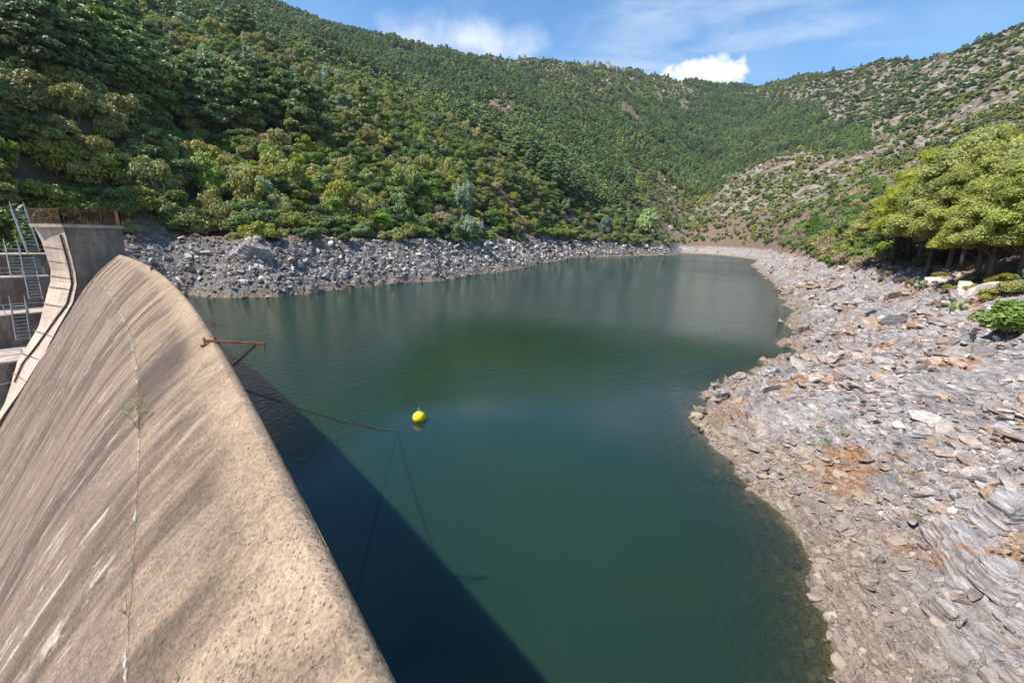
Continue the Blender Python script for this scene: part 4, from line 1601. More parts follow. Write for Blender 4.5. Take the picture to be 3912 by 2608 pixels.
fp = np.where(ct > 30 + 4 * n1, np.where((ct < 37) & (cz < 120), 0.8, 0.03), fp)
fp = np.where((ct > 21) & (ct < 38.5) & (cz < 330 - 17 * (ct - 26) + 40 * n1), 0.95, fp)
fp = fp * (1 - 0.75 * sstep(cz, 250, 330) * (ct > -14) * (ct < 18))
cls[(ct > 31) & (cr >= 600) & (RNG.random(N) < 0.25)] = 'olive'
cls[(ct > 31) & (cr >= 600) & (RNG.random(N) < 0.35)] = 'dark'
cls[(cr >= 590) & (RNG.random(N) < fp)] = 'pine'
siz = 0.75 + 1.35 * RNG.random(N) ** 1.5
siz *= np.where(cr < 190, 2.0, np.where(cr < 330, 2.0, np.where(cr < 600, 1.5, 1.85)))
siz = np.where(rightspur, siz * 0.8, siz)
siz = np.where((cr >= 600) & (ct > 31), siz * 1.12, siz)
pine_h = np.where(cr < 330, 11.0 + 8.0 * RNG.random(N), 7.0 + 4.0 * RNG.random(N))
dims = np.where(cls == 'pine', pine_h * 0.8, siz * 1.6)
app = dims / cr
yaw = RNG.random(N) * 6.283

LBR = {'dark': 'dark green shrub scattered on the brown slope beyond the right shore',
       'green': 'mid green shrub scattered on the brown slope beyond the right shore',
       'olive': 'olive shrub scattered on the brown slope beyond the right shore',
       'silver': 'silvery shrub scattered on the brown slope beyond the right shore',
       'dry': 'dry brown shrub scattered on the brown slope beyond the right shore',
       'yellow': 'yellow-green shrub scattered on the brown slope beyond the right shore'}
WHERE = [(-60, 'near the left edge of the view'), (-47, 'straight above the stairways'), (-42, 'straight above the tower'), (-38.5, 'above the far end of the crest'), (-35.5, 'just right of the tower'), (-28, 'above the grey scree'), (-19, 'above the middle of the left bank'), (-8, 'above the shadowed far part of the left bank'), (5, 'towards the far end of the lake')]


def place_of(t, far_up):
    w = [n for a, n in WHERE if t >= a][-1]
    return w + (', low down' if far_up < 19 else (', part way up' if far_up < 45 else (', high up' if far_up < 110 else (', very high up' if far_up < 170 else ', at the top of the stand'))))


LOOK = {'dark': 'dark green rounded shrub', 'green': 'mid green leafy shrub', 'olive': 'olive low shrub', 'silver': 'silvery grey-green shrub', 'dry': 'dry brown thin shrub', 'yellow': 'bright yellow-green shrub'}
single = np.zeros(N, bool)
is_sh = cls != 'pine'
order = np.argsort(-app)
sh = [i for i in order if is_sh[i]][:300]
pn = [i for i in order if not is_sh[i]][:220]
for i in sh:
    single[i] = True
    c = cls[i]; L = VAR[c]
    s = float(siz[i])
    right = ct[i] >= 17
    plant('shrub', L[i % len(L)], (float(cx[i]), float(cy[i]), float(cz[i]) - 0.1 * s), (s, s, s * (0.8 + 0.35 * float(u[i]) + 1.1 * float(u[i]) ** 8)), float(yaw[i]),
          LBR[c] if right else LOOK[c] + ' ' + place_of(ct[i], cd[i]), 'shrub',
          '%s shrubs beyond the right shore' % c if right else '%s shrubs %s' % (c, place_of(ct[i], cd[i])))
for i in pn:
    single[i] = True
    L = VAR['pine']; h = float(pine_h[i])
    plant('pine_tree', L[i % len(L)], (float(cx[i]), float(cy[i]), float(cz[i]) - 0.2), (h * 1.1, h * 1.1, h), float(yaw[i]),
          'dark green pine %s' % place_of(ct[i], cd[i]), 'tree', 'pines %s' % place_of(ct[i], cd[i]))

# source pieces for the mass: crowns of the near plants, and coarser crowns far away
def source_set(pairs, nm):
    """first copies stand in the wood itself, well inside it"""
    return pairs


rest = ~single


def put_mass(name, sel, pairs, scl, label, cat, zoff):
    ids = np.nonzero(sel)[0]
    if len(ids) < 4:
        return
    src = []
    nsrc = len(pairs)
    for j in range(nsrc):                        # the first few stand as their own crown objects of the mass and serve as the shapes
        i = ids[j]
        o = bpy.data.objects.new('crown', pairs[j][0])
        COL.objects.link(o)
        o.location = (cx[i], cy[i], cz[i] + zoff[i]); o.scale = tuple(scl[i]); o.rotation_euler = (0, 0, yaw[i])
        src.append(o)
    ids = ids[nsrc:]
    P = np.stack([cx[ids], cy[ids], cz[ids] + zoff[ids]], 1)
    rot = np.zeros((len(ids), 3)); rot[:, 2] = yaw[ids]
    o = scatter(name, P, rot, scl[ids], ids % nsrc, src, label=label, cat=cat)
    for s in src:
        s.parent = o
    return o


s3 = np.stack([siz, siz, siz * (0.8 + 0.35 * u + 1.1 * u ** 8) * np.where((cr > 600) & (ct > 31), 0.62, 1.0)], 1)
p3 = np.stack([pine_h * 1.1, pine_h * 1.1, pine_h], 1)
zo = -0.12 * siz
near = cr < 330
for c in ('dark', 'green', 'olive', 'silver', 'dry', 'yellow'):
    put_mass('thicket', rest & near & (cls == c), VAR[c], s3, 'mass of %s scrub covering the slopes round the lake' % {'dark': 'dark green', 'silver': 'silvery green', 'dry': 'dry brown', 'yellow': 'yellow-green', 'green': 'mid green', 'olive': 'olive'}[c], 'scrub', zo)
put_mass('pine_wood', rest & near & (cls == 'pine'), VAR['pine'], p3, 'mass of pines crowding the upper left slope', 'wood', zo)
far = ~near
put_mass('far_forest', rest & far & (cls == 'pine'), FARV['farpine'], p3, 'distant pine forest covering the mountainsides', 'forest', zo)
put_mass('far_scrub', rest & far & (cls == 'dark'), FARV['faroak'], s3, 'distant dark green scrub on the mountainsides', 'scrub', zo)
put_mass('far_scrub', rest & far & ((cls == 'olive') | (cls == 'dry') | (cls == 'yellow')), FARV['farolive'], s3, 'distant olive and brownish scrub on the mountainsides', 'scrub', zo)
put_mass('far_scrub', rest & far & ((cls == 'green') | (cls == 'silver')), FARV['fargreen'], s3, 'distant mid green scrub on the mountainsides', 'scrub', zo)
print('plants', N, 'near', int(near.sum()))


# ------------------------------------------------------------------ trees that stand out
def tree_at(name, pair, x, y, ytop, label, cat, wide=1.0, group=None, rz=0.0, sink=0.1):
    gx, gy, gz = ground_at(x, y)
    rr = math.hypot(gx, gy)
    d = ray(x, ytop)
    ztop = 10 + d[2] * rr / math.hypot(d[0], d[1])
    h = ztop - gz + sink
    return plant(name, pair, (gx, gy, gz - sink), (h * wide, h * wide, h), rz, label, cat, group)


pc = VAR['paleconifer']
tree_at('conifer', pc[0], 838, 300, 200, 'tall yellow-green conifer standing above the scrub on the left slope', 'tree', 1.15)
tree_at('conifer', pc[1], 872, 430, 352, 'yellow-green conifer low on the left slope, wider of a pair', 'tree', 1.2)
tree_at('conifer', pc[0], 800, 432, 360, 'pale olive conifer low on the left slope, slimmer of a pair', 'tree', 0.9, rz=1.2)
tree_at('conifer', pc[1], 1128, 492, 444, 'small yellow-green conifer near the foot of the left slope', 'tree', 1.1, rz=2.0)
bt = make_variants('shrub', 'bright', 1, 400, 1500, 0.12)[0]
gx, gy, gz = ground_at(1480, 535)
plant('broadleaf_tree', bt, (gx, gy, gz), (9.5, 9.5, 14.0), 0.3, 'bright fresh green rounded tree at the far end of the lake', 'tree')
ob = make_variants('shrub', 'orange', 1, 402, 900, 0.13)[0]
gx, gy, gz = ground_at(1900, 598)
plant('shrub', ob, (gx, gy, gz - 0.1), (1.5, 1.5, 1.1), 0.3, 'orange autumn-coloured shrub at the edge of the right shore', 'shrub')

for i, (tx, ty, sc, lb) in enumerate([(-63.5, 56.5, 4.6, 'large dark holm oak added to shade the ravine at the left edge, nearest the stairways'), (-66, 61, 5.2, 'largest dark holm oak added to shade the ravine, on its rim behind the tower')]):
    plant('shade_oak', VAR['dark'][i % 4], (tx, ty, float(H(np.array([tx]), np.array([ty]))[0]) - 0.4), (sc, sc, sc * 1.7), i * 1.1, lb, 'tree')  # oaks added on the rim to cast shade into the ravine

SUNP = make_variants('dome', 'sunpine', 5, 500, 30000, 0.0105, bare=0.22, wide=0.29, lobes=40, up=0.3, core=0.6, inner=0.8, spread=0.45, r0=0.017, aspect=0.4)
PB = [(2050, 600, 425, 1.55, 'pine with a dark forked stem at the lakeward edge of the yellow-green grove'),
      (2082, 605, 388, 1.35, 'pine with a reddish straight trunk, second from the lake in the grove'),
      (2109, 612, 345, 1.15, 'slim-trunked pine, third from the lake in the yellow-green grove'),
      (2130, 628, 372, 1.1, 'pine with a leaning pale trunk in the front of the grove'),
      (2178, 621, 296, 1.0, 'tall pine with a grey leaning trunk in the middle of the grove'),
      (2206, 622, 330, 0.95, 'pine with a stout dark trunk in the middle of the grove'),
      (2242, 646, 400, 1.15, 'low-crowned pine at the front of the grove with a thick leaning trunk'),
      (2270, 646, 372, 1.05, 'pine with a pale bent trunk and spreading bare lower limbs'),
      (2340, 640, 345, 1.0, 'pine cut by the right edge of the picture'),
      (2150, 592, 318, 0.9, 'pine at the back of the grove, left of its highest crown'),
      (2222, 590, 296, 0.9, 'pine forming the highest crown at the back of the grove'),
      (2320, 590, 322, 0.95, 'pine at the back of the grove near the right edge')]
for i, (x, y, yt, w, lb) in enumerate(PB):
    tree_at('pine_tree', SUNP[i % 5], x, y, yt, lb, 'tree', w, 'yellow-green pines on the right shore', rz=i * 1.3)

DK = VAR['dark']; GN_ = VAR['green']; OL = VAR['olive']; DR = VAR['dry']; YE = VAR['yellow']
for i, (x, y, s) in enumerate([(20, 240, 2.6), (48, 268, 2.4), (8, 212, 2.8), (62, 290, 2.2), (30, 280, 2.3), (78, 305, 2.2), (5, 258, 2.6), (52, 240, 2.5), (25, 300, 2.2), (95, 318, 2.0), (70, 262, 2.4), (12, 330, 2.2)]):
    gx, gy, gz = ground_at(x, y)
    c = ('green', 'dark', 'olive', 'dark')[i % 4]
    plant('shrub', VAR[c][i % len(VAR[c])], (gx, gy, gz - 0.2), (s, s, s), i * 0.8, LOOK[c] + ' on the added steep shoulder at the left edge', 'shrub', c + ' shrubs on the shoulder at the left edge')
near_right = [(2310, 770, 1.75, 'green', 'dense dark green bush at the right edge above the grey slabs'),
              (2352, 760, 1.6, 'green', 'green bush cut by the right edge above the grey slabs'),
              (2270, 690, 1.1, 'olive', 'low olive bush in front of the green bush by the right edge'),
              (2330, 675, 1.3, 'olive', 'olive bush on the soil bank by the right edge'),
              (2160, 640, 0.9, 'olive', 'olive shrub under the pine trunks'),
              (2050, 628, 0.8, 'dry', 'dry brown shrub left of the pine trunks'),
              (1990, 612, 0.9, 'dry', 'dry brown shrub between the orange shrub and the pines'),
              (2215, 655, 0.8, 'yellow', 'yellowish shrub at the foot of the thick pine trunks'),
              (1855, 565, 2.4, 'green', 'wide green bush where the right shore bends away'),
              (1955, 585, 1.6, 'olive', 'olive bush at the left foot of the pine grove'),
              (1750, 545, 3.0, 'dark', 'dark conical shrub on the brown slope above the far right shore'),
              (2010, 570, 1.8, 'dark', 'dark green shrub half under the pine grove'),
              (2290, 720, 0.8, 'dry', 'dry tuft of scrub on the reddish soil by the right edge'),
              (2120, 660, 0.6, 'dry', 'small dry scrub on the soil below the pines'),
              (2180, 668, 0.7, 'olive', 'low olive scrub right of the pale prickly pear'),
              (2240, 672, 1.0, 'olive', 'olive scrub in front of the thick pine trunks'),
              (2075, 645, 0.7, 'dry', 'dry scrub below the two leftmost pine trunks'),
              (1965, 625, 0.8, 'dry', 'dry brown scrub on the slope right of the orange shrub'),
              (2020, 655, 0.6, 'dry', 'small dry scrub at the pale bank edge'),
              (2300, 655, 1.1, 'yellow', 'yellowish bush under the pines near the right edge'),
              (1925, 585, 1.2, 'olive', 'olive bush behind the orange shrub'),
              (2150, 700, 0.5, 'dry', 'little dry scrub above the dark flat slab')]
for i, (x, y, s, c, lb) in enumerate(near_right):
    gx, gy, gz = ground_at(x, y)
    plant('shrub', VAR[c][i % len(VAR[c])], (gx, gy, gz - 0.08), (s, s, s * 0.85), i * 0.9, lb, 'shrub')


# ------------------------------------------------------------------ prickly pears, grass tufts, weeds
def mat_plain(name, a, b, rough=0.6, sc=4.0):
    m, g = material(name)
    pos = g.n('ShaderNodeTexCoord').outputs['Object']
    n = g.noise(pos, sc, 4, 0.6)
    finish(g, g.mix(g.ss(n, 0.35, 0.65), a, b), rough)
    return m


M_PAD = mat_plain('cactus_pad', (0.12, 0.19, 0.06), (0.24, 0.32, 0.11))
M_STRAW = mat_plain('dry_grass', (0.30, 0.22, 0.11), (0.42, 0.33, 0.17))
M_WEED = mat_plain('green_weed', (0.07, 0.14, 0.02), (0.16, 0.25, 0.05))


def cactus(label, x, y, s, seed):
    gx, gy, gz = ground_at(x, y)
    rg = random.Random(seed)
    root = empty('prickly_pear', (gx, gy, gz))
    tag(root, label, 'cactus')
    for i in range(13):
        an = rg.random() * 6.28; el = 0.35 + 0.9 * rg.random()
        base = Vector((0.28 * s * math.cos(an) * rg.random(), 0.28 * s * math.sin(an) * rg.random(), 0.05 + 0.22 * s * (i % 3)))
        ax = Vector((math.cos(an) * math.cos(el), math.sin(an) * math.cos(el), math.sin(el)))
        sd = ax.cross(Vector((rg.random() - 0.5, rg.random() - 0.5, 0.3))).normalized()
        nm = ax.cross(sd)
        ln, wd, tk = 0.32 * s, 0.13 * s, 0.025 * s
        m = MB()
        v = [base - nm * tk * 0.4]
        ring = 10
        vv, ff = [], []
        for sgn in (1, -1):
            for j in range(ring):
                q = 2 * math.pi * j / ring
                vv.append(base + ax * (ln * 0.5 * (1 - math.cos(q))) + sd * (wd * math.sin(q) * (0.75 + 0.25 * (1 - math.cos(q)) / 2)) + nm * tk * 0.5 * sgn)
        c0 = base + ax * ln * 0.55
        vv += [c0 + nm * tk * 1.2, c0 - nm * tk * 1.2]
        for j in range(ring):
            k = (j + 1) % ring
            ff += [(2 * ring, j, k), (2 * ring + 1, ring + k, ring + j), (j, ring + j, ring + k, k)]
        m.raw([p + Vector((gx, gy, gz)) for p in vv], ff)
        under(m.build('pad', M_PAD), root)


cactus('pale prickly pear clump on the soil below the pines', 2112, 668, 1.5, 1)
cactus('prickly pear clump at the soil edge above the grey slabs', 2197, 716, 1.5, 2)
cactus('prickly pear clump by the right edge below the pines', 2346, 655, 1.5, 3)


def tuft(name, label, x, y, s, n, mat, seed, group=None, wide=0.4):
    gx, gy, gz = ground_at(x, y)
    rg = random.Random(seed)
    m = MB()
    for i in range(n):
        an = rg.random() * 6.28; le = s * (0.5 + 0.6 * rg.random()); o = Vector((gx + wide * s * (rg.random() - 0.5), gy + wide * s * (rg.random() - 0.5), gz - 0.02))
        d = Vector((math.cos(an), math.sin(an), 0))
        sd = Vector((-d.y, d.x, 0)) * (0.022 * s)
        t1 = o + d * le * 0.25 + Vector((0, 0, le * 0.7)); t2 = o + d * le * 0.6 + Vector((0, 0, le * 0.85))
        m.raw([o - sd, o + sd, t1 + sd, t1 - sd, t2], [(0, 1, 2, 3), (3, 2, 4)])
    o = m.build(name, mat)
    tag(o, label, 'grass' if mat is M_STRAW else 'weed', group)
    return o


tuft('grass_tuft', 'dry straw-coloured grass tuft on the soil left of the prickly pear', 2085, 662, 1.3, 110, M_STRAW, 11)
tuft('grass_tuft', 'dry grass tuft under the leftmost pines', 2035, 640, 1.1, 90, M_STRAW, 12)
tuft('grass_tuft', 'dry grass tuft by the pale bank beside the orange shrub', 1935, 612, 1.3, 90, M_STRAW, 13)
weeds = [(1890, 995), (1905, 1015), (1925, 985), (1870, 1022), (1960, 960), (1850, 935), (2110, 850), (2070, 1030), (2090, 1085), (1835, 640), (1890, 700),
         (2240, 895), (1900, 1030), (1935, 1000), (2060, 1110), (2100, 1195), (2310, 1205), (1880, 960)]
for i, (x, y) in enumerate(weeds):
    tuft('weed', 'small bright green weed between the pale stones of the right shore', x, y, 0.22 if y > 760 else 0.5, 40, M_WEED, 40 + i, 'weeds on the right shore', 1.6)


# ------------------------------------------------------------------ stones
def mat_stone(name, stops, seed):
    m, g = material(name)
    oi = g.n('ShaderNodeObjectInfo').outputs['Random']
    pos = g.n('ShaderNodeTexCoord').outputs['Object']
    wp = g.n('ShaderNodeNewGeometry').outputs['Position']
    c = g.ramp(oi, stops)
    n = g.noise(g.scalev(pos, (1.5, 1.5, 6.0)), 2.2, 6, 0.65)
    c = g.mix(0.7, c, g.mix(g.ss(n, 0.25, 0.75), (0.24, 0.22, 0.21), (0.72, 0.69, 0.67)), 'OVERLAY')
    ru = g.ss(g.noise(g.v('ADD', wp, (13.0, 4.0, 2.0)), 0.23, 6, 0.68), 0.53, 0.63)
    if seed >= 0:
        c = g.mix(g.m('MULTIPLY', ru, 0.45 if seed == 0 else 0.15), c, (0.36, 0.19, 0.085))
        sep = g.n('ShaderNodeSeparateXYZ'); g.link(wp, sep.inputs[0])
        low = g.m('SUBTRACT', 1.0, g.ss(sep.outputs[2], 0.15, 2.2))
        c = g.mix(g.m('MULTIPLY', low, 0.75 if seed == 0 else 0.55), c, g.ramp(g.m('FRACT', g.m('MULTIPLY', oi, 5.7)), [(0.0, (0.13, 0.10, 0.08)), (0.35, (0.30, 0.225, 0.155)), (0.6, (0.22, 0.17, 0.135)), (0.8, (0.42, 0.325, 0.23)), (1.0, (0.34, 0.285, 0.24))]))
    wet = g.n('ShaderNodeSeparateXYZ'); g.link(wp, wet.inputs[0])
    w = g.m('SUBTRACT', 1.0, g.ss(wet.outputs[2], 0.0, 0.12))
    c = g.mix(g.m('MULTIPLY', w, 0.6), c, (0.09, 0.075, 0.05))
    finish(g, c, 0.8, g.bump(n, 0.5, 0.06), spec=0.25)
    return m


M_ST_R = mat_stone('warm_schist_stone', [(0.0, (0.114, 0.108, 0.110)), (0.18, (0.282, 0.252, 0.234)), (0.38, (0.408, 0.372, 0.342)), (0.55, (0.240, 0.180, 0.138)),
                                         (0.72, (0.480, 0.438, 0.402)), (0.86, (0.348, 0.234, 0.144)), (1.0, (0.672, 0.636, 0.600))], 0)
M_ST_L = mat_stone('grey_schist_stone', [(0.0, (0.085, 0.078, 0.07)), (0.25, (0.24, 0.222, 0.2)), (0.6, (0.385, 0.358, 0.322)), (0.85, (0.60, 0.565, 0.515)), (1.0, (0.25, 0.20, 0.155))], 1)


def stone_mesh(seed, mat, flat=0.35):
    rg = random.Random(seed)
    bm = bmesh.new()
    for i in range(15):
        an = rg.random() * 6.283; rr = 0.36 + 0.16 * rg.random()
        top = 1 if i % 2 else -1
        bm.verts.new((rr * math.cos(an) * (1.2 if seed % 2 else 1.0), rr * math.sin(an) * 0.8, top * flat * 0.5 * (0.55 + 0.45 * rg.random())))
    r_ = bmesh.ops.convex_hull(bm, input=bm.verts)
    bmesh.ops.delete(bm, geom=[v for v in bm.verts if not v.link_faces], context='VERTS')
    bmesh.ops.dissolve_limit(bm, angle_limit=0.12, verts=bm.verts, edges=bm.edges)
    bmesh.ops.triangulate(bm, faces=bm.faces)
    me = bpy.data.meshes.new('stone')
    bm.to_mesh(me); bm.free()
    me.materials.append(mat)
    return me


def stones(shore, mat, x, y, size, flat, seed, nsingle, z=None):
    rg = np.random.default_rng(seed)
    meshes = [stone_mesh(seed * 50 + i, mat, flat) for i in range(12)]
    n = len(x)
    z = H(x, y)
    e = 0.25
    gx_ = (H(x + e, y) - H(x - e, y)) / (2 * e); gy_ = (H(x, y + e) - H(x, y - e)) / (2 * e)
    rot = np.stack([np.arctan(np.clip(gy_, -1, 1)) * 0.8 + rg.normal(size=n) * 0.16, -np.arctan(np.clip(gx_, -1, 1)) * 0.8 + rg.normal(size=n) * 0.16, rg.random(n) * 6.283], 1)
    scl = size[:, None] * (0.75 + 0.5 * rg.random((n, 3)))
    P = np.stack([x, y, z + 0.06 * size], 1)
    a = size / np.hypot(x, y)
    od = np.argsort(-a)
    src = []
    for c, i in enumerate(od[:nsingle]):
        o = bpy.data.objects.new('stone', meshes[c % 12])
        COL.objects.link(o)
        o.location = P[i]; o.rotation_euler = rot[i]; o.scale = scl[i]
        o.parent = shore
        if c < 12:
            src.append(o)
    rest_ = od[nsingle:]
    return scatter('loose_stones', P[rest_], rot[rest_], scl[rest_], rest_ % 12, src, parent=shore)


def spread(n, t0, t1, r0, r1, seed, power=1.0):
    rg = np.random.default_rng(seed)
    th = np.radians(t0 + (t1 - t0) * rg.random(n)); rr = np.exp(math.log(r0) + math.log(r1 / r0) * rg.random(n))
    return rr * np.sin(th), rr * np.cos(th), rg


x, y, rg = spread(210000, 10, 62, 8.5, 430, 601)
d = lake_sd(x, y); zz = H(x, y)
cov = sstep(fbm(x / 5, y / 5, 611, 3) + 0.25 * (1 - sstep(zz, 0.5, 3)), -0.22, 0.18)
outc = sstep(fbm(x / 6.5, y / 6.5, 61, 3) + 0.25 * sstep(np.hypot(x, y), 22, 45), -0.10, 0.20)
keep = (d > -1.6) & (zz < 5.6 + 1.6 * fbm(x / 4, y / 4, 631, 2) + 1.2 * sstep(np.hypot(x, y), 35, 60)) & (rg.random(len(x)) < (0.25 + 0.75 * cov) * (1 - 0.88 * outc)) & (side_right(x, y) > 0.5)
x, y, zz = x[keep], y[keep], zz[keep]
rr = np.hypot(x, y)
u_ = rg.random(len(x))
size = (0.045 + 0.07 * u_ + 0.20 * u_ ** 9 + 0.34 * u_ ** 60) * np.clip(rr / 15, 0.8, 3.6) * (0.75 + 0.45 * sstep(zz, 0.3, 2.5))
stones(rs_shore, M_ST_R, x, y, size, 0.24, 1, 300)
print('stones right', len(x))

LP = np.array([at_z(*p) for p in shore_left] + [(-50, 61), (-45.5, 53), (-41.5, 46.5)])
sl_ = np.hypot(*np.diff(LP, axis=0).T)
cl_ = np.concatenate([[0], np.cumsum(sl_)])
rg = np.random.default_rng(602)
ss_ = np.linspace(0, cl_[-1], 4000)
px_ = np.interp(ss_, cl_, LP[:, 0]); py_ = np.interp(ss_, cl_, LP[:, 1])
w_ = 1 / np.hypot(px_, py_) ** 1.35
cs_ = rg.choice(len(ss_), 46000, p=w_ / w_.sum())
x, y = px_[cs_] + rg.uniform(-13, 13, 46000), py_[cs_] + rg.uniform(-13, 13, 46000)
d = lake_sd(x, y); zz = H(x, y); a_, k_ = dam_ak(x, y)
keep = (d > -1.0) & (d < 12.6) & (zz < 9.2) & (side_right(x, y) < 0.5) & (k_ < -0.4)
x, y, zz = x[keep], y[keep], zz[keep]
u_ = rg.random(len(x))
size = (0.17 + 0.25 * u_ + 0.5 * u_ ** 7 + 0.8 * u_ ** 40) * np.clip(np.hypot(x, y) / 100, 0.85, 2.2) * (0.7 + 0.45 * sstep(zz, 0.5, 3))
stones(ls_shore, M_ST_L, x, y, size, 0.32, 2, 300)
print('stones left', len(x))


# ------------------------------------------------------------------ bedrock slabs of the right shore and outcrops
def slab(name, parent, loc, dims, yaw, tilt, seed, mat, layers=7):
    """a block of tilted schist: stacked uneven plates joined into one body"""
    rg = random.Random(seed)
    n = 26
    base = []
    for j in range(n):
        an = 2 * math.pi * j / n
        q = 0.80 + 0.16 * math.sin(2 * an + seed) + 0.10 * math.sin(3 * an + 2.1 * seed) + 0.05 * math.sin(7 * an + seed) + 0.07 * (rg.random() - 0.5)
        base.append((math.cos(an) * q, math.sin(an) * q))
    v, f = [], []
    z = -0.5
    rows = []
    for l in range(layers):
        th = (1.0 / layers) * (0.6 + 0.8 * rg.random())
        sh = 1.0 - 0.075 * l * (0.6 + 0.6 * rg.random())
        ox, oy = 0.05 * (rg.random() - 0.5) + 0.03 * l, 0.05 * (rg.random() - 0.5)
        for zz_ in (z, z + th * 0.92):
            row = []
            for j, (bx, by) in enumerate(base):
                w = sh * (1 + 0.05 * (rg.random() - 0.5))
                row.append(len(v)); v.append((bx * w + ox, by * w + oy, zz_ + 0.06 * (rg.random() - 0.5)))
            rows.append(row)
        z += th
    for a, b in zip(rows[:-1], rows[1:]):
        for j in range(n):
            f.append((a[j], a[(j + 1) % n], b[(j + 1) % n], b[j]))
    # rough top: rings to the middle
    top = rows[-1]
    prev = top
    for s in (0.82, 0.6, 0.38, 0.18):
        row = []
        for j in range(n):
            p = v[top[j]]
            row.append(len(v)); v.append((p[0] * s, p[1] * s, z - 0.01 + 0.09 * (rg.random() - 0.4)))
        for j in range(n):
            f.append((prev[j], prev[(j + 1) % n], row[(j + 1) % n], row[j]))
        prev = row
    c = len(v); v.append((0, 0, z))
    for j in range(n):
        f.append((prev[j], prev[(j + 1) % n], c))
    me = bpy.data.meshes.new(name)
    me.from_pydata(v, [], f); me.materials.append(mat); me.update()
    o = bpy.data.objects.new(name, me)
    COL.objects.link(o)
    o.scale = (dims[0] / 2, dims[1] / 2, dims[2])
    o.rotation_euler = (tilt[0], tilt[1], yaw)
    o.location = loc
    o.parent = parent
    return o


SL = [  # photo x, y, length, width, thickness, yaw, tilt, sink
    (2235, 1275, 3.6, 2.5, 0.75, 1.15, (0.16, -0.10), 0.15, 'right'), (2330, 1190, 3.0, 2.2, 0.8, 1.2, (0.12, -0.12), 0.1, 'right'),
    (2335, 1340, 2.6, 1.7, 0.6, 1.2, (0.12, -0.08), 0.12, 'right'),
    (2165, 1420, 0.95, 0.6, 0.45, 1.6, (0.1, -0.35), 0.0, 'right'), (2235, 1450, 0.55, 0.3, 0.2, 0.8, (0.1, 0.2), -0.05, 'right'), (2205, 1432, 0.45, 0.2, 0.15, 0.6, (0.3, 0.1), -0.08, 'right'),
    (2250, 800, 1.5, 1.1, 0.8, 0.3, (0.1, 0.1), 0.1, 'right'), (2225, 788, 0.9, 0.8, 0.8, 0.9, (0.1, 0.1), 0.0, 'right'), (2310, 830, 2.2, 1.2, 0.6, 0.2, (0.1, -0.1), 0.1, 'right'),
    (2095, 775, 3.2, 1.7, 0.5, 0.15, (0.12, 0.0), 0.1, 'right'), (2180, 735, 4.0, 2.2, 0.5, 0.1, (0.08, -0.08), 0.15, 'right'),
    (2130, 910, 2.8, 1.3, 0.5, -0.5, (0.1, -0.1), 0.12, 'right'), (2260, 900, 3.0, 1.8, 0.5, -0.3, (0.08, -0.1), 0.15, 'right'),
    (1690, 880, 2.6, 1.4, 1.0, 0.5, (0.15, -0.1), 0.2, 'right'), (1650, 912, 1.9, 1.0, 0.8, 0.6, (0.1, -0.1), 0.2, 'right'), (1605, 955, 0.9, 0.7, 0.9, 0.9, (0.1, 0.2), 0.2, 'right'),
    (1760, 862, 3.0, 1.5, 0.9, 0.3, (0.12, -0.1), 0.2, 'right'), (1810, 795, 2.6, 1.2, 0.8, 0.1, (0.05, 0.1), 0.3, 'right'), (1840, 760, 3.2, 1.8, 1.1, 0.5, (0.1, -0.1), 0.3, 'right'),
    (1835, 720, 3.4, 2.0, 1.0, 0.8, (0.1, -0.1), 0.3, 'right'), (1900, 770, 3.4, 1.8, 0.7, 0.4, (0.1, -0.1), 0.2, 'right'), (1800, 680, 4.0, 2.2, 1.1, 0.8, (0.1, 0), 0.3, 'right'),
    (1860, 660, 5.0, 2.4, 0.9, 0.6, (0.1, 0), 0.3, 'right'), (1945, 700, 4.0, 2.4, 0.7, 0.2, (0.1, 0), 0.2, 'right'), (1780, 620, 5.5, 3.0, 1.0, 0.7, (0.05, 0), 0.3, 'right'),
    (1860, 610, 7.0, 3.0, 0.9, 0.5, (0.05, 0), 0.3, 'right'), (1995, 815, 2.4, 1.2, 0.45, 0.2, (0.1, -0.1), 0.12, 'right'), (2040, 880, 2.0, 1.0, 0.4, -0.2, (0.1, -0.1), 0.1, 'right'),
    (1795, 1010, 1.3, 0.9, 0.4, 1.0, (0.1, -0.1), 0.1, 'right'), (1940, 1150, 1.0, 0.5, 0.22, 0.3, (0.1, -0.1), 0.04, 'right'), (2005, 1340, 0.34, 0.26, 0.1, 0.1, (0.15, -0.05), -0.03, 'right'),
    (1960, 1300, 0.75, 0.45, 0.2, -0.5, (0.1, -0.1), 0.03, 'right'), (2010, 1290, 0.5, 0.4, 0.35, 0.3, (0.2, 0.2), 0.0, 'right'), (2090, 1265, 0.45, 0.35, 0.3, 1.0, (0.2, 0.1), 0.0, 'right'),
    (1965, 1530, 0.42, 0.40, 0.32, 0.4, (0.1, 0.1), 0.05, 'right'), (2120, 1000, 1.8, 1.0, 0.4, -0.4, (0.1, -0.1), 0.1, 'right'), (2215, 1010, 2.2, 1.1, 0.45, -0.4, (0.1, -0.1), 0.12, 'right'),
    (575, 585, 6.5, 5.0, 2.6, 0.6, (0.45, 0.25), 0.4, 'left'), (610, 590, 4.0, 2.2, 2.0, 0.9, (0.4, 0.3), 0.2, 'left'), (790, 628, 3.4, 2.0, 1.0, 0.2, (0.2, 0), 0.3, 'left'),
    (300, 580, 3.0, 2.0, 1.3, 0.6, (0.3, 0), 0.2, 'left'), (975, 613, 2.8, 1.8, 1.4, 0.2, (0.2, 0), 0.3, 'left'), (420, 610, 2.6, 1.6, 1.0, 0.5, (0.3, 0.1), 0.2, 'left')]
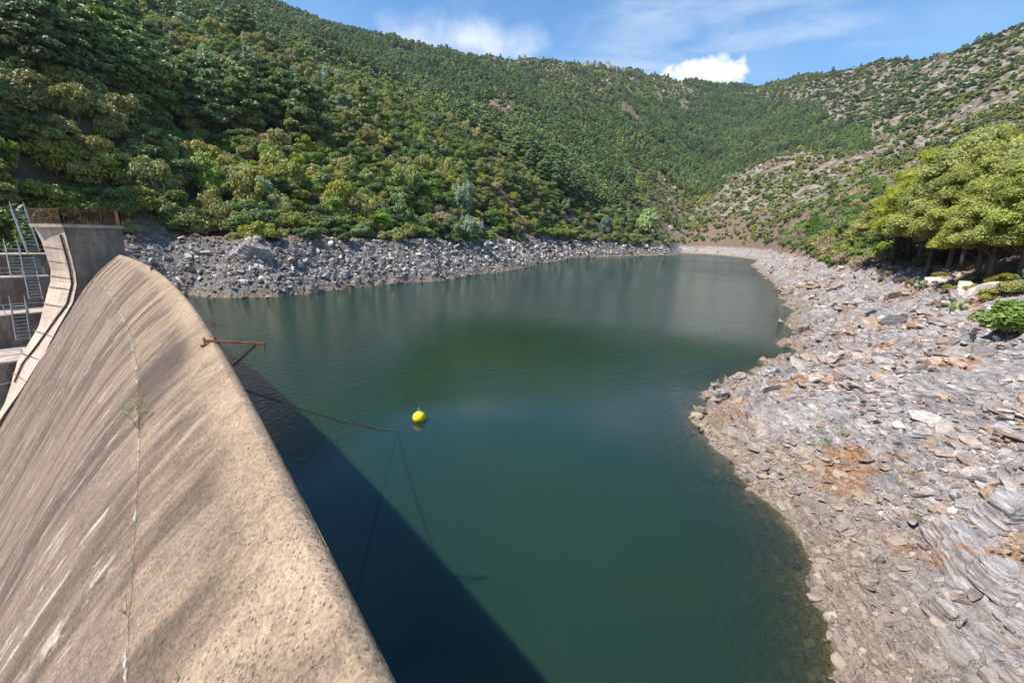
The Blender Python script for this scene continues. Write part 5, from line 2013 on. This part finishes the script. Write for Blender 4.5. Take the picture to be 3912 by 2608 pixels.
for i, (x, y, lx, wy, tz, yw, tl, sk, sd) in enumerate(SL):
    gx, gy, gz = ground_at(x, y)
    slab('bedrock_slab', rs_shore if sd == 'right' else ls_shore, (gx, gy, gz - sk + tz * 0.12), (lx, wy, tz), yw, tl, 700 + i, M_BEDROCK)

# pale outcrops breaking through the scrub of the far slopes
M_CRAG = mat_plain('pale_crag_rock', (0.22, 0.19, 0.16), (0.44, 0.385, 0.33), 0.9, 3.0)
ogn = np.random.default_rng(77)
oth = np.radians(ogn.uniform(-30, 53, 9000)); orr = np.exp(ogn.uniform(math.log(240), math.log(1250), 9000))
ox, oy = orr * np.sin(oth), orr * np.cos(oth)
od = np.degrees(oth)
onz = fbm(ox / 40, oy / 40, 651, 3)
oz = H(ox, oy)
pk = np.where(od > 30, 0.30, np.where((od > 17) & (orr < 600), 0.42, 0.10)) * sstep(onz, -0.05, 0.3) * 1.4 + 0.25 * (oz > 260) * (onz > 0.1)
ok_ = (ogn.random(9000) < pk) & (lake_sd(ox, oy) > 14) & ~((od > 20) & (orr < 260))
ox, oy, oz, orr = ox[ok_], oy[ok_], oz[ok_], orr[ok_]
osz = (1.2 + 4.5 * ogn.random(len(ox)) ** 2.5) * np.clip(orr / 500, 0.6, 1.7)
osrc = []
for j in range(6):
    o = bpy.data.objects.new('outcrop', stone_mesh(950 + j, M_CRAG, 0.7))
    COL.objects.link(o)
    o.location = (ox[j], oy[j], oz[j]); o.scale = (osz[j],) * 3
    osrc.append(o)
orot = np.stack([ogn.normal(size=len(ox)) * 0.3, ogn.normal(size=len(ox)) * 0.3, ogn.random(len(ox)) * 6.28], 1)
oscl = osz[:, None] * np.stack([0.8 + 0.9 * ogn.random(len(ox)), 0.7 + 0.5 * ogn.random(len(ox)), 0.6 + 0.8 * ogn.random(len(ox))], 1)
om = scatter('far_outcrops', np.stack([ox, oy, oz + 0.1 * osz], 1)[6:], orot[6:], oscl[6:], np.arange(len(ox))[6:] % 6, osrc, label='pale rock outcrops breaking through the scrub of the far slopes', cat='rocks')
for o in osrc:
    o.parent = om
print('outcrops', len(ox))

# crags on the skyline
for i, (x, y, s, lb) in enumerate([(1345, 158, 30, 'small crag on the skyline, left of the pair of rocky summits'), (1378, 156, 34, 'taller pale crag on the central skyline'),
                                   (1432, 160, 36, 'broad pale crag on the central skyline, right of the taller one'), (1180, 140, 24, 'rocky knob on the long left ridge'),
                                   (1015, 122, 20, 'small rocky knob high on the left ridge')]):
    rr = 1130.0
    d = ray(x, y); hh = math.hypot(d[0], d[1])
    gx, gy = d[0] * rr / hh, d[1] * rr / hh
    root = empty('crag', (gx, gy, float(H(np.array([gx]), np.array([gy]))[0])))
    tag(root, lb, 'rock', 'crags on the skyline')
    rg = random.Random(i)
    for j in range(9):
        o = bpy.data.objects.new('rock_tower', stone_mesh(900 + i * 11 + j, M_CRAG, 1.0))
        COL.objects.link(o)
        h_ = s * (0.35 + 0.45 * rg.random())
        o.scale = (s * (0.35 + 0.35 * rg.random()), s * 0.5, h_)
        o.rotation_euler = (0.5 * (rg.random() - 0.5), 0.6 * (rg.random() - 0.5), rg.random() * 3)
        o.location = (gx + s * 2.0 * (rg.random() - 0.5), gy + s * 0.6 * (rg.random() - 0.5), root.location.z + 2.0)
        under(o, root)


# ------------------------------------------------------------------ plants rooted in the lift joint of the dam
def sprig(label, x, y, s, nleaf, nstem, seed, mat):
    a, k = crest_point(x, y)
    p = D3(a, k, ZC - float(dam_drop(k)) - 0.01)
    root = empty('wall_plant', p)
    tag(root, label, 'plant')
    rg = random.Random(seed)
    tips = []
    for i in range(nstem):
        m = MB()
        an = rg.random() * 6.28
        d = Vector((math.cos(an) * 0.3 - 0.08, math.sin(an) * 0.3 - 0.05, 0.8 + 0.4 * rg.random())).normalized() * s * (0.6 + 0.5 * rg.random())
        pts = [p, p + d * 0.5 + Vector((0.03 * rg.random(), 0, 0.02)) * s, p + d]
        m.tube(pts, [0.007 * s, 0.005 * s, 0.002 * s], 5)
        under(m.build('stem', M_TWIG), root)
        tips.append((pts[1], pts[2]))
    if nleaf:
        V, F = [], []
        me = MB()
        for i in range(nleaf):
            q = rg.choice(tips); c = q[0].lerp(q[1], rg.random()) + Vector((rg.random() - 0.5, rg.random() - 0.5, rg.random() - 0.5)) * 0.28 * s
            t = Vector((rg.random() - 0.5, rg.random() - 0.5, rg.random() - 0.3)).normalized(); b = t.cross(Vector((0.2, 0.3, 1))).normalized()
            l = 0.032 * s * (0.7 + 0.7 * rg.random())
            me.raw([c - t * l, c + b * l * 0.5, c + t * l, c - b * l * 0.5], [(0, 1, 2, 3)])
        under(me.build('leaves', LEAF_WALL), root)


LEAF_WALL = mat_plain('wall_plant_leaf', (0.16, 0.22, 0.04), (0.34, 0.38, 0.09))
sprig('leafy green sapling growing from the joint in the dam face', 318, 985, 0.55, 190, 5, 1, None)
sprig('tiny green weed in the dam joint below the sapling', 302, 1262, 0.12, 26, 3, 2, None)
sprig('bare leafless twig standing in the dam joint', 290, 1410, 0.20, 0, 6, 3, None)
sprig('small green plant on the dam face at the bottom left corner', 62, 1540, 0.16, 50, 4, 4, None)


# ------------------------------------------------------------------ a little blue air between the near and the far slopes
HAZE = 0.000065
hz = MB()
_b0, _b1 = HV.min(0), HV.max(0)
hx0, hx1, hy0, hy1, hz0, hz1 = _b0[0] - 40, _b1[0] + 40, _b0[1] - 40, _b1[1] + 40, min(_b0[2], -17.0) - 1.5, _b1[2] + 45
print('haze box', hx0, hx1, hy0, hy1, hz0, hz1)
hz.hexa([(hx0, hy0, hz0), (hx1, hy0, hz0), (hx1, hy1, hz0), (hx0, hy1, hz0), (hx0, hy0, hz1), (hx1, hy0, hz1), (hx1, hy1, hz1), (hx0, hy1, hz1)])
mh, g = material('valley_air')
pv = g.n('ShaderNodeVolumePrincipled')
pv.inputs['Color'].default_value = (0.72, 0.83, 1.0, 1)
pv.inputs['Density'].default_value = HAZE
pv.inputs['Anisotropy'].default_value = 0.2
g.link(pv.outputs[0], g.out.inputs['Volume'])
tag(hz.build('haze', mh), 'thin blue haze filling the valley air', 'haze', kind='stuff')
